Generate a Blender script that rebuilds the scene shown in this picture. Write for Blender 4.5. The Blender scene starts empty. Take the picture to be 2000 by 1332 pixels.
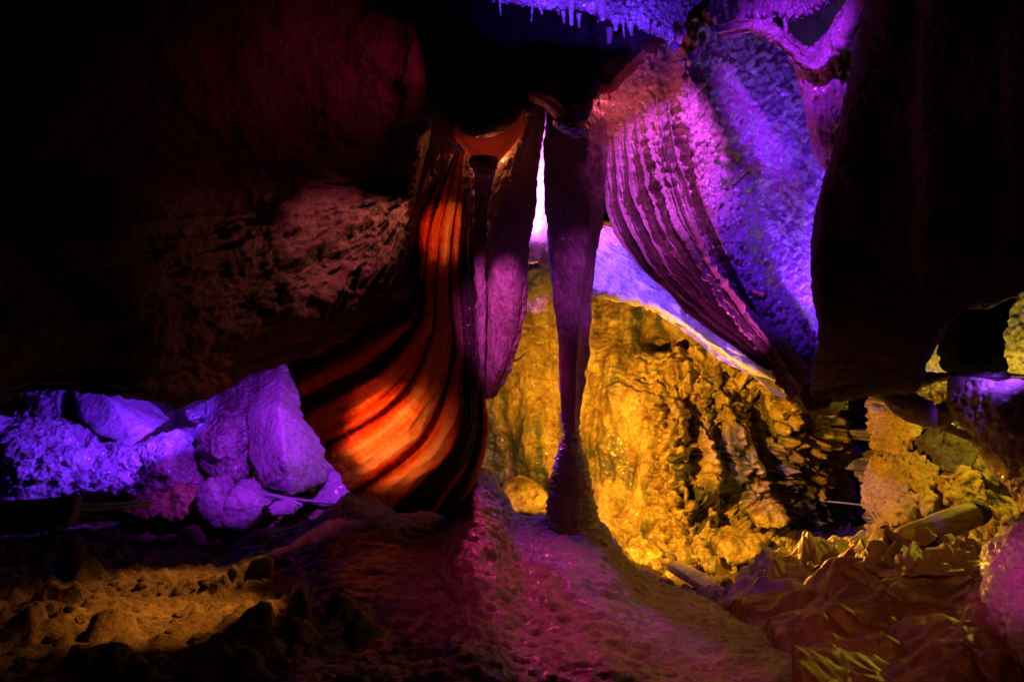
import bpy, bmesh, math, random
import numpy as np
from mathutils import Vector

random.seed(5)
SC = bpy.context.scene
COL = SC.collection
F = 1667.0            # focal length in photo pixels (2000 wide)
EYE = 1.0             # lens height above the gravel floor, metres


def W(px, py, d):
    """a point d metres away from the lens plane that is seen at photo pixel px, py"""
    return np.array([(px - 1000.0) / F * d, d, EYE - (py - 666.0) / F * d])


# ------------------------------------------------------------------ noise
_r = np.random.RandomState(11)
_perm = _r.permutation(256)
_perm = np.concatenate([_perm, _perm, _perm])
_g = _r.normal(size=(256, 3))
_g /= np.linalg.norm(_g, axis=1)[:, None]
_jit = _r.rand(256, 3)


def perlin(P):
    i = np.floor(P).astype(np.int64)
    f = P - i
    i &= 255
    w = f * f * f * (f * (f * 6 - 15) + 10)
    out = 0
    for dx in (0, 1):
        for dy in (0, 1):
            for dz in (0, 1):
                h = _perm[_perm[_perm[(i[:, 0] + dx) & 255] + ((i[:, 1] + dy) & 255)] + ((i[:, 2] + dz) & 255)]
                g = _g[h]
                v = g[:, 0] * (f[:, 0] - dx) + g[:, 1] * (f[:, 1] - dy) + g[:, 2] * (f[:, 2] - dz)
                out = out + v * (w[:, 0] if dx else 1 - w[:, 0]) * (w[:, 1] if dy else 1 - w[:, 1]) * (w[:, 2] if dz else 1 - w[:, 2])
    return out * 1.5


def fbm(P, s, o=4, gain=.5, off=0.0):
    a, t = 1.0, 0
    Q = P * s + off
    for k in range(o):
        t = t + a * perlin(Q)
        Q = Q * 2.03 + 17.3
        a *= gain
    return t


def ridged(P, s, o=4, gain=.5, off=0.0):
    a, t, n = 1.0, 0, 0
    Q = P * s + off
    for k in range(o):
        t = t + a * (1 - np.abs(perlin(Q)) * 1.7)
        n += a
        Q = Q * 2.07 + 9.1
        a *= gain
    return t / n


def worley(P, s, off=0.0):
    """F1, F2 and a random value of the nearest cell"""
    Q = P * s + off
    i = np.floor(Q).astype(np.int64)
    f1 = np.full(len(P), 9.0)
    f2 = np.full(len(P), 9.0)
    idn = np.zeros(len(P))
    for dx in (-1, 0, 1):
        for dy in (-1, 0, 1):
            for dz in (-1, 0, 1):
                c = i + (dx, dy, dz)
                h = _perm[_perm[_perm[c[:, 0] & 255] + (c[:, 1] & 255)] + (c[:, 2] & 255)]
                D = np.sqrt((((c + _jit[h]) - Q) ** 2).sum(1))
                near = D < f1
                f2 = np.where(near, f1, np.minimum(f2, D))
                idn = np.where(near, h / 255.0, idn)
                f1 = np.where(near, D, f1)
    return f1, f2, idn


def sstep(a, b, x):
    t = np.clip((x - a) / (b - a), 0, 1)
    return t * t * (3 - 2 * t)


# ------------------------------------------------------------------ meshes
def set_origin(o, V, base=None):
    c = np.array([(V[:, 0].min() + V[:, 0].max()) / 2, (V[:, 1].min() + V[:, 1].max()) / 2, V[:, 2].min()]) if base is None else np.array(base)
    o.location = Vector(c)
    return V - c


def make(name, V, faces, mat, uv=None, smooth=True, parent=None):
    """link ONE mesh object, with its origin at its own base"""
    me = bpy.data.meshes.new(name)
    o = bpy.data.objects.new(name, me)
    V = set_origin(o, V)
    me.from_pydata(V.tolist(), [], faces if isinstance(faces, list) else faces.tolist())
    if uv is not None:
        lay = me.uv_layers.new(name='flow')
        li = np.empty(len(me.loops), np.int32)
        me.loops.foreach_get('vertex_index', li)
        lay.data.foreach_set('uv', uv[li].astype(np.float32).ravel())
    if smooth:
        me.polygons.foreach_set('use_smooth', np.ones(len(me.polygons), bool))
    me.materials.append(mat)
    me.update()
    COL.objects.link(o)
    if parent is not None:
        o.parent = parent
        o.location = o.location - parent.location
    return o


def tag(o, label=None, cat=None, group=None, kind=None):
    for k, v in (('label', label), ('category', cat), ('group', group), ('kind', kind)):
        if v:
            o[k] = v
    return o


def thing(name, label, cat, loc, group=None):
    o = bpy.data.objects.new(name, None)
    o.empty_display_size = .1
    o.location = Vector(loc)
    COL.objects.link(o)
    return tag(o, label, cat, group)


def spline(A, n, axis=0):
    """Catmull-Rom resample of control points along an axis"""
    A = np.moveaxis(np.asarray(A, float), axis, 0)
    m = len(A)
    t = np.linspace(0, m - 1 - 1e-9, n)
    i = np.floor(t).astype(int)
    f = (t - i).reshape((-1,) + (1,) * (A.ndim - 1))
    ext = np.concatenate([[2 * A[0] - A[1]], A, [2 * A[-1] - A[-2]]])
    p0, p1, p2, p3 = ext[i], ext[i + 1], ext[i + 2], ext[i + 3]
    r = p1 + .5 * f * (p2 - p0 + f * (2 * p0 - 5 * p1 + 4 * p2 - p3 + f * (3 * (p1 - p2) + p3 - p0)))
    return np.moveaxis(r, 0, axis)


def normals(G, wrap=False):
    if wrap:
        du = np.roll(G, -1, 1) - np.roll(G, 1, 1)
    else:
        du = np.gradient(G, axis=1)
    dv = np.gradient(G, axis=0)
    N = np.cross(du, dv)
    return N / (np.linalg.norm(N, axis=2, keepdims=True) + 1e-12)


def gridfaces(nv, nu, wrap=False, base=0, flip=False):
    a = np.arange(nv * nu).reshape(nv, nu) + base
    if wrap:
        a = np.concatenate([a, a[:, :1]], 1)
    q = np.stack([a[:-1, :-1], a[1:, :-1], a[1:, 1:], a[:-1, 1:]], -1).reshape(-1, 4)
    return q[:, ::-1] if flip else q


def grid_points(rows, nv, nu, even=False):
    R = np.array([spline([W(*p) for p in r], nu) for r in rows])
    if even:
        R = np.array([spline([W(*p) for p in r], nu * 4) for r in rows])
        L = np.linalg.norm(np.diff(R, axis=1), axis=2).mean(0)
        L = np.concatenate([[0], np.cumsum(L)])
        pick = np.searchsorted(L, np.linspace(0, L[-1], nu)).clip(0, nu * 4 - 1)
        R = R[:, pick]
    return spline(R, nv, 0)


def surf(name, rows, nv, nu, mat, disp=None, thick=.12, parent=None, world=None, even=False):
    """a modelled rock skin through control rows, displaced for real, closed with a back at its own thickness"""
    G = grid_points(rows, nv, nu, even) if world is None else world
    nv, nu = G.shape[:2]
    N = normals(G)
    toward = -(G - np.array([0, 0, EYE]))
    if (N * toward).sum(2).mean() < 0:
        N = -N
        flip = True
    else:
        flip = False
    u, v = np.meshgrid(np.linspace(0, 1, nu), np.linspace(0, 1, nv))
    P = G.reshape(-1, 3)
    Nf = N.reshape(-1, 3)
    if disp is not None:
        k = disp(P, u.ravel(), v.ravel())
        Q = P + Nf * k[:, None] if k.ndim == 1 else P + k
    else:
        Q = P
    fr = gridfaces(nv, nu, flip=flip)
    uv = np.stack([u.ravel(), v.ravel()], 1)
    if thick:
        T = thick(P, u.ravel(), v.ravel())[:, None] if callable(thick) else thick
        B = Q - Nf * T
        n = nv * nu
        bk = gridfaces(nv, nu, base=n, flip=not flip)
        idx = np.arange(n).reshape(nv, nu)
        loop = np.concatenate([idx[0, :], idx[1:, -1], idx[-1, -2::-1], idx[-2:0:-1, 0]])
        nx = np.roll(loop, -1)
        side = np.stack([loop, nx, nx + n, loop + n], 1)
        if flip:
            side = side[:, ::-1]
        V = np.concatenate([Q, B])
        Fc = np.concatenate([fr, bk, side])
        uv = np.concatenate([uv, uv])
    else:
        V, Fc = Q, fr
    return make(name, V, Fc, mat, uv, parent=parent)


def loft(name, secs, nv, nu, mat, disp=None, parent=None, yaw=0.0, power=2.0):
    """closed column / curtain: each section is (left px, right px, py, depth, half depth in metres)"""
    S = []
    for (xl, xr, py, d, hd) in secs:
        a, b = W(xl, py, d), W(xr, py, d)
        S.append([*((a + b) / 2), abs(b[0] - a[0]) / 2, hd])
    S = spline(S, nv)
    S[:, 3:] = np.maximum(S[:, 3:], .0015)
    th = np.linspace(0, 2 * np.pi, nu, endpoint=False)
    c, s = np.cos(th), np.sin(th)
    cc = np.sign(c) * np.abs(c) ** (2 / power)
    ss = np.sign(s) * np.abs(s) ** (2 / power)
    G = np.empty((nv, nu, 3))
    lx = S[:, 3:4] * cc
    ly = S[:, 4:5] * ss + lx * math.tan(yaw)
    G[..., 0] = S[:, 0:1] + lx
    G[..., 1] = S[:, 1:2] + ly
    G[..., 2] = S[:, 2:3]
    N = normals(G, True)
    ctr = S[:, None, :3]
    if (N * (G - ctr)).sum() < 0:
        N = -N
        flip = True
    else:
        flip = False
    u, v = np.meshgrid(th / (2 * np.pi), np.linspace(0, 1, nv))
    P = G.reshape(-1, 3)
    if disp is not None:
        P = P + N.reshape(-1, 3) * disp(P, u.ravel(), v.ravel())[:, None]
    q = gridfaces(nv, nu, True, flip=flip).tolist()
    a = list(range(nu))
    b = [(nv - 1) * nu + k for k in range(nu)]
    q += [a if flip else a[::-1], b[::-1] if flip else b]
    uv = np.stack([u.ravel(), v.ravel()], 1)
    return make(name, P, q, mat, uv, parent=parent)


def tube(name, pts, rad, mat, nu=14, nv=60, disp=None, parent=None):
    C = spline(np.array(pts, float), nv)
    R = spline(np.array(rad, float)[:, None], nv)[:, 0] if np.ndim(rad) else np.full(nv, rad)
    T = np.gradient(C, axis=0)
    T /= np.linalg.norm(T, axis=1)[:, None]
    up = np.array([0, 0, 1.0]) if abs(T[:, 2]).mean() < .8 else np.array([0, 1.0, 0])
    A = np.cross(T, up)
    A /= np.linalg.norm(A, axis=1)[:, None]
    B = np.cross(A, T)
    th = np.linspace(0, 2 * np.pi, nu, endpoint=False)
    D = A[:, None] * np.cos(th)[None, :, None] + B[:, None] * np.sin(th)[None, :, None]
    G = C[:, None] + D * np.maximum(R, 1e-4)[:, None, None]
    P = G.reshape(-1, 3)
    u, v = np.meshgrid(th / (2 * np.pi), np.linspace(0, 1, nv))
    if disp is not None:
        P = P + D.reshape(-1, 3) * disp(P, u.ravel(), v.ravel())[:, None]
    q = gridfaces(nv, nu, True).tolist()
    q += [list(range(nu)), [(nv - 1) * nu + k for k in range(nu)][::-1]]
    return make(name, P, q, mat, np.stack([u.ravel(), v.ravel()], 1), parent=parent)


def boulder(name, pts, mat, vox=.014, amp=.02, thick=.35, pit=0.0, soft=3, parent=None, seed=0.0, fine=.004, cuts=9):
    """angular rock: convex hull of hand-set corners, remeshed, worn and pitted for real"""
    bm = bmesh.new()
    V = [W(*p) for p in pts]
    c = np.mean(V, 0)
    allv = list(V) + [c + (p - c) * .72 + np.array([0, thick * (p[1] * 0 + 1), 0]) for p in V]
    for p in allv:
        bm.verts.new(p)
    r = bmesh.ops.convex_hull(bm, input=bm.verts)
    loose = [v for v in bm.verts if not v.link_faces]
    bmesh.ops.delete(bm, geom=loose, context='VERTS')
    bmesh.ops.recalc_face_normals(bm, faces=bm.faces)
    rs = np.random.RandomState(int(abs(pts[0][0]) * 7 + len(pts)) % 9999)
    for _k in range(cuts):                      # break off corners and edges along flat fracture planes
        n_ = rs.normal(size=3)
        n_[1] = -abs(n_[1]) * .8
        n_ /= np.linalg.norm(n_)
        top = max(float(np.dot(v.co, n_)) for v in bm.verts)
        cen = float(np.dot(c, n_))
        pl = cen + (top - cen) * rs.uniform(.70, .93)
        bmesh.ops.bisect_plane(bm, geom=bm.verts[:] + bm.edges[:] + bm.faces[:], plane_co=n_ * pl, plane_no=n_, clear_outer=True)
        bmesh.ops.holes_fill(bm, edges=[e for e in bm.edges if e.is_boundary])
    bmesh.ops.recalc_face_normals(bm, faces=bm.faces)
    me = bpy.data.meshes.new('tmp')
    bm.to_mesh(me)
    bm.free()
    t = bpy.data.objects.new('tmp', me)
    COL.objects.link(t)
    m = t.modifiers.new('r', 'REMESH')
    m.mode = 'VOXEL'
    m.voxel_size = vox
    if soft:
        s = t.modifiers.new('s', 'SMOOTH')
        s.iterations = soft
        s.factor = .5
    dg = bpy.context.evaluated_depsgraph_get()
    em = bpy.data.meshes.new_from_object(t.evaluated_get(dg))
    bpy.data.objects.remove(t)
    n = len(em.vertices)
    P = np.empty(n * 3)
    em.vertices.foreach_get('co', P)
    P = P.reshape(-1, 3)
    N = np.empty(n * 3)
    em.vertices.foreach_get('normal', N)
    N = N.reshape(-1, 3)
    Fc = [list(p.vertices) for p in em.polygons]
    bpy.data.meshes.remove(em)
    k = amp * .6 * fbm(P, 5.5, 3, .5, seed) + amp * .7 * (ridged(P, 9, 3, .5, seed + 3) - .6)
    k += fine * 1.5 * fbm(P, 28, 4, .65, seed) + amp * .5 * (ridged(P, 17, 3, .6, seed + 6) - .55)
    if pit:
        h1, h2, _j = worley(P * [1, 1, 1.25] + .05 * np.stack([fbm(P, 5, 2), fbm(P, 5, 2, .5, 4), fbm(P, 5, 2, .5, 8)], 1), 8.5, seed + 2)
        k += pit * 1.7 * (_j - .5) * sstep(0, .05, h2 - h1) - pit * .5 * sstep(.06, 0, h2 - h1) + pit * .9 * (ridged(P * [1, 1, 1.4], 7, 4, .62, seed + 9) - .55)
        f1, f2, _i = worley(P, 26, seed)
        k -= pit * sstep(.45, .1, f1) * sstep(-.2, .4, fbm(P, 4, 2, .5, seed + 8))
    return make(name, P + N * k[:, None], Fc, mat, parent=parent)


# ------------------------------------------------------------------ materials
def new_mat(name):
    m = bpy.data.materials.new(name)
    m.use_nodes = True
    nt = m.node_tree
    nt.nodes.clear()
    return m, nt


def nd(nt, typ, **kw):
    n = nt.nodes.new(typ)
    for k, v in kw.items():
        if k in n.inputs:
            n.inputs[k].default_value = v
        else:
            setattr(n, k, v)
    return n


def ramp(nt, stops, src):
    r = nt.nodes.new('ShaderNodeValToRGB')
    el = r.color_ramp.elements
    while len(el) < len(stops):
        el.new(.5)
    for e, (p, c) in zip(el, stops):
        e.position = p
        e.color = (*c, 1) if len(c) == 3 else c
    nt.links.new(src, r.inputs[0])
    return r.outputs[0]


def mixc(nt, a, b, f, mode='MIX'):
    m = nt.nodes.new('ShaderNodeMix')
    m.data_type = 'RGBA'
    m.blend_type = mode
    for sock, val in ((m.inputs[6], a), (m.inputs[7], b)):
        if isinstance(val, tuple):
            sock.default_value = (*val, 1)
        else:
            nt.links.new(val, sock)
    if isinstance(f, float):
        m.inputs[0].default_value = f
    else:
        nt.links.new(f, m.inputs[0])
    return m.outputs[2]


def math_n(nt, op, a, b=None):
    m = nt.nodes.new('ShaderNodeMath')
    m.operation = op
    for i, val in enumerate((a, b)):
        if val is None:
            continue
        if isinstance(val, (int, float)):
            m.inputs[i].default_value = val
        else:
            nt.links.new(val, m.inputs[i])
    return m.outputs[0]


def rock(name, cols, scale=3.0, rough=(.45, .8), bump=.012, fine=60.0, stretch=(1, 1, 1), trans=0.0,
         tcol=None, spec=.5, wet=0.0, veins=None, cell=0.0):
    m, nt = new_mat(name)
    tc = nt.nodes.new('ShaderNodeTexCoord')
    geo = nt.nodes.new('ShaderNodeNewGeometry')
    mp = nd(nt, 'ShaderNodeMapping')
    mp.inputs['Scale'].default_value = stretch
    nt.links.new(tc.outputs['Object'], mp.inputs[0])
    n1 = nd(nt, 'ShaderNodeTexNoise', Scale=scale, Detail=9.0, Roughness=.62, Distortion=.6)
    nt.links.new(mp.outputs[0], n1.inputs['Vector'])
    n2 = nd(nt, 'ShaderNodeTexNoise', Scale=fine, Detail=8.0, Roughness=.66)
    nt.links.new(mp.outputs[0], n2.inputs['Vector'])
    k = len(cols)
    stops = [(.30 + .40 * i / max(k - 1, 1), c) for i, c in enumerate(cols)]
    col = ramp(nt, stops, n1.outputs[0])
    spk = ramp(nt, [(.34, (.30, .28, .27)), (.47, (.80, .79, .78)), (.60, (1, 1, 1))], n2.outputs[0])
    col = mixc(nt, col, spk, .8, 'MULTIPLY')
    if veins:
        n3 = nd(nt, 'ShaderNodeTexNoise', Scale=veins[1], Detail=6.0, Roughness=.6, Distortion=1.5)
        mp3 = nd(nt, 'ShaderNodeMapping')
        mp3.inputs['Scale'].default_value = (1, 1, .18)
        mp3.inputs['Location'].default_value = (3.1, 1.2, 5)
        nt.links.new(tc.outputs['Object'], mp3.inputs[0])
        nt.links.new(mp3.outputs[0], n3.inputs['Vector'])
        f = ramp(nt, [(.49, (0, 0, 0)), (.60, (1, 1, 1))], n3.outputs[0])
        col = mixc(nt, col, veins[0], f)
    b = nt.nodes.new('ShaderNodeBsdfPrincipled')
    nt.links.new(col, b.inputs['Base Color'])
    b.inputs['Specular IOR Level'].default_value = spec
    rr = ramp(nt, [(.35, (rough[0],) * 3), (.68, (rough[1],) * 3)], n1.outputs[0])
    nt.links.new(rr, b.inputs['Roughness'])
    if wet:
        b.inputs['Coat Weight'].default_value = wet
        b.inputs['Coat Roughness'].default_value = .13
    hgt = math_n(nt, 'ADD', math_n(nt, 'MULTIPLY', n1.outputs[0], .9), math_n(nt, 'MULTIPLY', n2.outputs[0], .55))
    if cell:
        vo = nd(nt, 'ShaderNodeTexVoronoi', Scale=cell)
        nt.links.new(mp.outputs[0], vo.inputs['Vector'])
        hgt = math_n(nt, 'ADD', hgt, math_n(nt, 'MULTIPLY', vo.outputs[0], .5))
    bp = nd(nt, 'ShaderNodeBump', Strength=1.0, Distance=bump * 1.35)
    nt.links.new(hgt, bp.inputs['Height'])
    nt.links.new(bp.outputs[0], b.inputs['Normal'])
    out = nt.nodes.new('ShaderNodeOutputMaterial')
    if trans:
        t = nt.nodes.new('ShaderNodeBsdfTranslucent')
        nt.links.new(bp.outputs[0], t.inputs['Normal'])
        if tcol:
            nt.links.new(mixc(nt, tcol, spk, .6, 'MULTIPLY'), t.inputs[0])
        else:
            nt.links.new(col, t.inputs[0])
        mx = nt.nodes.new('ShaderNodeMixShader')
        mx.inputs[0].default_value = trans
        nt.links.new(b.outputs[0], mx.inputs[1])
        nt.links.new(t.outputs[0], mx.inputs[2])
        nt.links.new(mx.outputs[0], out.inputs[0])
    else:
        nt.links.new(b.outputs[0], out.inputs[0])
    return m


M = {}
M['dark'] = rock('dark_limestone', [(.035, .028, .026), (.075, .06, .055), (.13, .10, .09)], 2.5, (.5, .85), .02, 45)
M['black'] = rock('shade_black_limestone', [(.012, .01, .01), (.03, .025, .025), (.06, .05, .048)], 2.5, (.6, .9), .02, 45, spec=.2)  # near-black so the unlit ceiling block stays dark; shade set in the colour
M['flow'] = rock('pale_flowstone', [(.30, .24, .21), (.42, .36, .33), (.55, .49, .46)], 4.0, (.22, .55), .013, 60, spec=.7, wet=.55)
M['sparkle'] = rock('wet_crystal_flowstone', [(.26, .22, .22), (.40, .36, .36), (.58, .54, .54)], 6.0, (.14, .4), .016, 48, spec=.8, wet=.6, cell=42.0)
M['curtain'] = rock('curtain_calcite', [(.12, .09, .085), (.28, .22, .20), (.48, .40, .38)], 9.0, (.3, .6), .012, 75, stretch=(1, 1, .35), trans=.22, tcol=(.8, .55, .5), spec=.6, wet=.4)
M['lip'] = rock('translucent_calcite', [(.40, .24, .18), (.5, .34, .28), (.62, .45, .4)], 5.0, (.3, .5), .004, 70, trans=.6, tcol=(.85, .42, .3), spec=.6)
M['pale'] = rock('milky_calcite', [(.52, .46, .45), (.66, .6, .6), (.78, .73, .73)], 4.0, (.35, .6), .01, 60, trans=.25, tcol=(.8, .7, .75))
M['ochre'] = rock('ochre_wet_wall', [(.07, .04, .015), (.30, .18, .06), (.50, .35, .14), (.62, .48, .26)], 5.0, (.26, .75), .013, 36, spec=.6, wet=.2, veins=((.05, .05, .025), 2.6))
M['rubble'] = rock('ochre_rubble', [(.22, .13, .05), (.42, .28, .12), (.55, .42, .24)], 4.0, (.5, .9), .02, 50, spec=.3)
M['boulder'] = rock('limestone_boulder', [(.22, .2, .2), (.36, .33, .33), (.5, .47, .47)], 4.0, (.4, .8), .016, 50, spec=.5, wet=.2)
M['pitted'] = rock('pitted_limestone', [(.16, .14, .14), (.32, .29, .29), (.5, .47, .47)], 6.0, (.3, .7), .022, 40, spec=.6, cell=34.0, wet=.35)
M['gravel'] = rock('gravel_soil', [(.10, .065, .035), (.20, .14, .08), (.32, .24, .15)], 7.0, (.6, .95), .02, 60, spec=.25)
M['mound'] = rock('brown_flowstone_floor', [(.12, .085, .07), (.20, .15, .125), (.30, .24, .21)], 3.0, (.28, .6), .012, 55, stretch=(1, 1, 2.2), spec=.5, wet=.10)
M['log'] = rock('worn_log', [(.30, .24, .15), (.46, .38, .26), (.58, .50, .38)], 9.0, (.5, .8), .004, 60, stretch=(.25, 1, 1))
M['plank'] = rock('muddy_plank', [(.20, .14, .07), (.42, .33, .2), (.5, .42, .3)], 8.0, (.5, .8), .006, 60)
M['wire'] = rock('cable_sheath', [(.25, .24, .25), (.34, .33, .34)], 8.0, (.35, .5), .001, 80)
M['tarp'] = rock('brown_tarpaulin', [(.12, .045, .025), (.18, .075, .045), (.26, .125, .08)], 5.0, (.32, .5), .003, 90, spec=.5)
M['sheet'] = rock('dusty_plastic_sheet', [(.20, .15, .09), (.36, .29, .2), (.46, .39, .29)], 7.0, (.3, .55), .004, 90, spec=.5, trans=.15)


def shell_material():
    """banded 'bacon' calcite: the mineral bands follow the flow lines (u of the flow map)"""
    m, nt = new_mat('banded_calcite')
    uv = nt.nodes.new('ShaderNodeUVMap')
    uv.uv_map = 'flow'
    tc = nt.nodes.new('ShaderNodeTexCoord')
    sep = nt.nodes.new('ShaderNodeSeparateXYZ')
    nt.links.new(uv.outputs[0], sep.inputs[0])
    mp = nd(nt, 'ShaderNodeMapping')
    mp.inputs['Scale'].default_value = (5.0, 2.2, 1)
    nt.links.new(uv.outputs[0], mp.inputs[0])
    a = nd(nt, 'ShaderNodeTexNoise', Scale=1.6, Detail=4.0, Roughness=.6)
    nt.links.new(mp.outputs[0], a.inputs['Vector'])
    uu = math_n(nt, 'ADD', sep.outputs[0], math_n(nt, 'MULTIPLY', math_n(nt, 'SUBTRACT', a.outputs[0], .5), .075))
    BANDS = [(0, .12), (.07, .12), (.10, .55), (.135, .6), (.16, .1), (.20, .15), (.225, .6), (.27, .78), (.285, .45), (.305, .7), (.33, .12), (.345, .14), (.36, .55),
             (.395, .86), (.44, .8), (.47, 1.0), (.505, .9), (.53, .12), (.545, .14), (.56, .75), (.62, .92), (.65, .7), (.665, .1), (.73, .13), (.765, .12), (.785, .8), (.80, .1), (.845, .15), (.865, .75), (.885, .6), (.91, .15), (1, .1)]
    band = ramp(nt, [(p_, (v_, v_, v_)) for p_, v_ in BANDS], uu)
    mp2 = nd(nt, 'ShaderNodeMapping')
    mp2.inputs['Scale'].default_value = (58.0, 1.3, 1)
    nt.links.new(uv.outputs[0], mp2.inputs[0])
    b = nd(nt, 'ShaderNodeTexNoise', Scale=1.3, Detail=4.0, Roughness=.6)
    nt.links.new(mp2.outputs[0], b.inputs['Vector'])
    mp3 = nd(nt, 'ShaderNodeMapping')
    mp3.inputs['Scale'].default_value = (9.0, 130.0, 1)
    nt.links.new(uv.outputs[0], mp3.inputs[0])
    c = nd(nt, 'ShaderNodeTexNoise', Scale=1.0, Detail=5.0, Roughness=.65)
    nt.links.new(mp3.outputs[0], c.inputs['Vector'])
    s = math_n(nt, 'ADD', math_n(nt, 'MULTIPLY', band, 1.05), math_n(nt, 'MULTIPLY', math_n(nt, 'SUBTRACT', b.outputs[0], .48), .95))
    s = math_n(nt, 'ADD', s, math_n(nt, 'MULTIPLY', math_n(nt, 'SUBTRACT', c.outputs[0], .5), .62))
    nf0 = nd(nt, 'ShaderNodeTexNoise', Scale=42.0, Detail=7.0, Roughness=.68)
    nt.links.new(tc.outputs['Object'], nf0.inputs['Vector'])
    s = math_n(nt, 'ADD', s, math_n(nt, 'MULTIPLY', math_n(nt, 'SUBTRACT', nf0.outputs[0], .5), .55))
    col = ramp(nt, [(.10, (.03, .004, .002)), (.32, (.26, .03, .008)), (.54, (.74, .14, .025)), (.78, (.92, .30, .085)), (1.0, (.97, .58, .36))], s)
    fr = ramp(nt, [(.10, (.05, .035, .03)), (.5, (.20, .12, .09)), (.9, (.36, .24, .19))], s)
    p = nt.nodes.new('ShaderNodeBsdfPrincipled')
    nt.links.new(fr, p.inputs['Base Color'])
    p.inputs['Roughness'].default_value = .38
    p.inputs['Coat Weight'].default_value = .4
    p.inputs['Coat Roughness'].default_value = .15
    t = nt.nodes.new('ShaderNodeBsdfTranslucent')
    nt.links.new(col, t.inputs[0])
    nf = nd(nt, 'ShaderNodeTexNoise', Scale=55.0, Detail=6.0)
    nt.links.new(tc.outputs['Object'], nf.inputs['Vector'])
    h = math_n(nt, 'ADD', math_n(nt, 'MULTIPLY', b.outputs[0], .8), math_n(nt, 'ADD', math_n(nt, 'MULTIPLY', c.outputs[0], .7), math_n(nt, 'MULTIPLY', nf.outputs[0], .4)))
    bp = nd(nt, 'ShaderNodeBump', Strength=1.0, Distance=.016)
    nt.links.new(h, bp.inputs['Height'])
    nt.links.new(bp.outputs[0], p.inputs['Normal'])
    nt.links.new(bp.outputs[0], t.inputs['Normal'])
    mx = nt.nodes.new('ShaderNodeMixShader')
    mx.inputs[0].default_value = .6
    nt.links.new(p.outputs[0], mx.inputs[1])
    nt.links.new(t.outputs[0], mx.inputs[2])
    out = nt.nodes.new('ShaderNodeOutputMaterial')
    nt.links.new(mx.outputs[0], out.inputs[0])
    return m


M['shell'] = shell_material()

# ------------------------------------------------------------------ displacement recipes
def d_rock(a=.05, s=2.5, fine=.008, off=0.0):
    return lambda P, u, v: a * fbm(P, s, 4, .5, off) + a * .6 * (ridged(P, s * 2.2, 3, .5, off + 5) - .6) + fine * fbm(P, 32, 3, .6, off)


def d_popcorn(P, s, a, off=0.0):
    f1, f2, i = worley(P, s, off)
    return a * (np.clip(1 - (f1 / .72) ** 2, 0, 1) - .45)


# ------------------------------------------------------------------ floor
ctl = [(0, 1015, 5.0), (200, 1005, 5.2), (430, 1045, 4.6), (620, 1003, 5.0), (0, 1332, 2.55), (300, 1332, 2.5),
       (430, 1200, 3.2), (0, 1150, 3.5), (-500, 1150, 3.6), (-500, 1000, 6), (300, 985, 6.3), (0, 980, 7), (560, 985, 6.2),
       (1000, 1045, 4.9), (950, 1010, 6.1), (1350, 1112, 5.6), (1180, 1090, 5.2), (1500, 1130, 5.0), (1700, 1045, 5.9),
       (1620, 992, 7.4), (1800, 1064, 4.7), (1950, 1085, 4.2), (1700, 1420, 2.5), (2150, 1300, 3.0), (2400, 1100, 4.5),
       (1000, 1500, 2.0), (600, 1400, 2.3), (1350, 1330, 3.1), (1480, 1230, 3.8)]
C = np.array([W(*c) for c in ctl])
gx, gy = np.meshgrid(np.linspace(-4.2, 4.6, 560), np.linspace(1.2, 9.5, 560))
Q = np.stack([gx.ravel(), gy.ravel()], 1)
num = np.zeros(len(Q))
den = np.zeros(len(Q))
for c in C:
    w = 1 / (((Q - c[:2]) ** 2).sum(1) + .03) ** 1.7
    num += w * c[2]
    den += w
Z = num / den
P = np.stack([Q[:, 0], Q[:, 1], Z], 1)
wq = P * [1, 1, .5] + .05 * np.stack([fbm(P, 5, 3), fbm(P, 5, 3, .5, 4), 0 * Z], 1)
f1, f2, idn = worley(wq, 9, 2.0)
g1, g2, idn2 = worley(wq, 24, 7.0)
lump = sstep(-.2, .3, fbm(P, 2.2, 3, .5, 4)) * 1.25
Z = Z + .045 * fbm(P, 1.7, 3) + .03 * (ridged(P, 4.5, 4, .6, 3) - .55) + .13 * lump * np.clip(1 - (f1 / .66) ** 2, 0, 1) ** .6 * np.maximum(idn - .4, 0) + .05 * np.clip(1 - (g1 / .55) ** 2, 0, 1) ** .7 * np.maximum(idn2 - .35, 0) + .006 * fbm(P, 30, 3, .6)
floor = make('cave_floor', np.stack([Q[:, 0], Q[:, 1], Z], 1), gridfaces(560, 560, flip=True), M['gravel'])
tag(floor, 'gravel and mud floor of the cave', kind='structure')


def floor_z(x, y):
    i = int(np.clip(round((x + 4.2) / 8.8 * 559), 0, 559))
    j = int(np.clip(round((y - 1.2) / 8.3 * 559), 0, 559))
    return float(Z[j * 560 + i])


# dark vault behind and above everything (real rock, closes the cave)
th = np.linspace(-.12, math.pi + .12, 150)
yy = np.linspace(-3.0, 10.5, 130)
TH, YY = np.meshgrid(th, yy)
rad = 4.6 - .012 * (YY - 3) ** 2
G = np.stack([np.cos(TH) * rad * 1.05, YY, np.sin(TH) * rad * .78 - .6], -1)
vault = surf('cave_vault', None, 0, 0, M['dark'], d_rock(.22, .9, .01, 3), .3, world=G)
tag(vault, kind='structure')
gx2, gz2 = np.meshgrid(np.linspace(-4.9, 4.9, 120), np.linspace(-1.6, 3.9, 90))
G = np.stack([gx2, 9.6 + 0 * gx2, gz2], -1)
bw = surf('cave_end_wall', None, 0, 0, M['dark'], d_rock(.3, .8, .01, 6), .3, world=G)
tag(bw, kind='structure')

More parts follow.
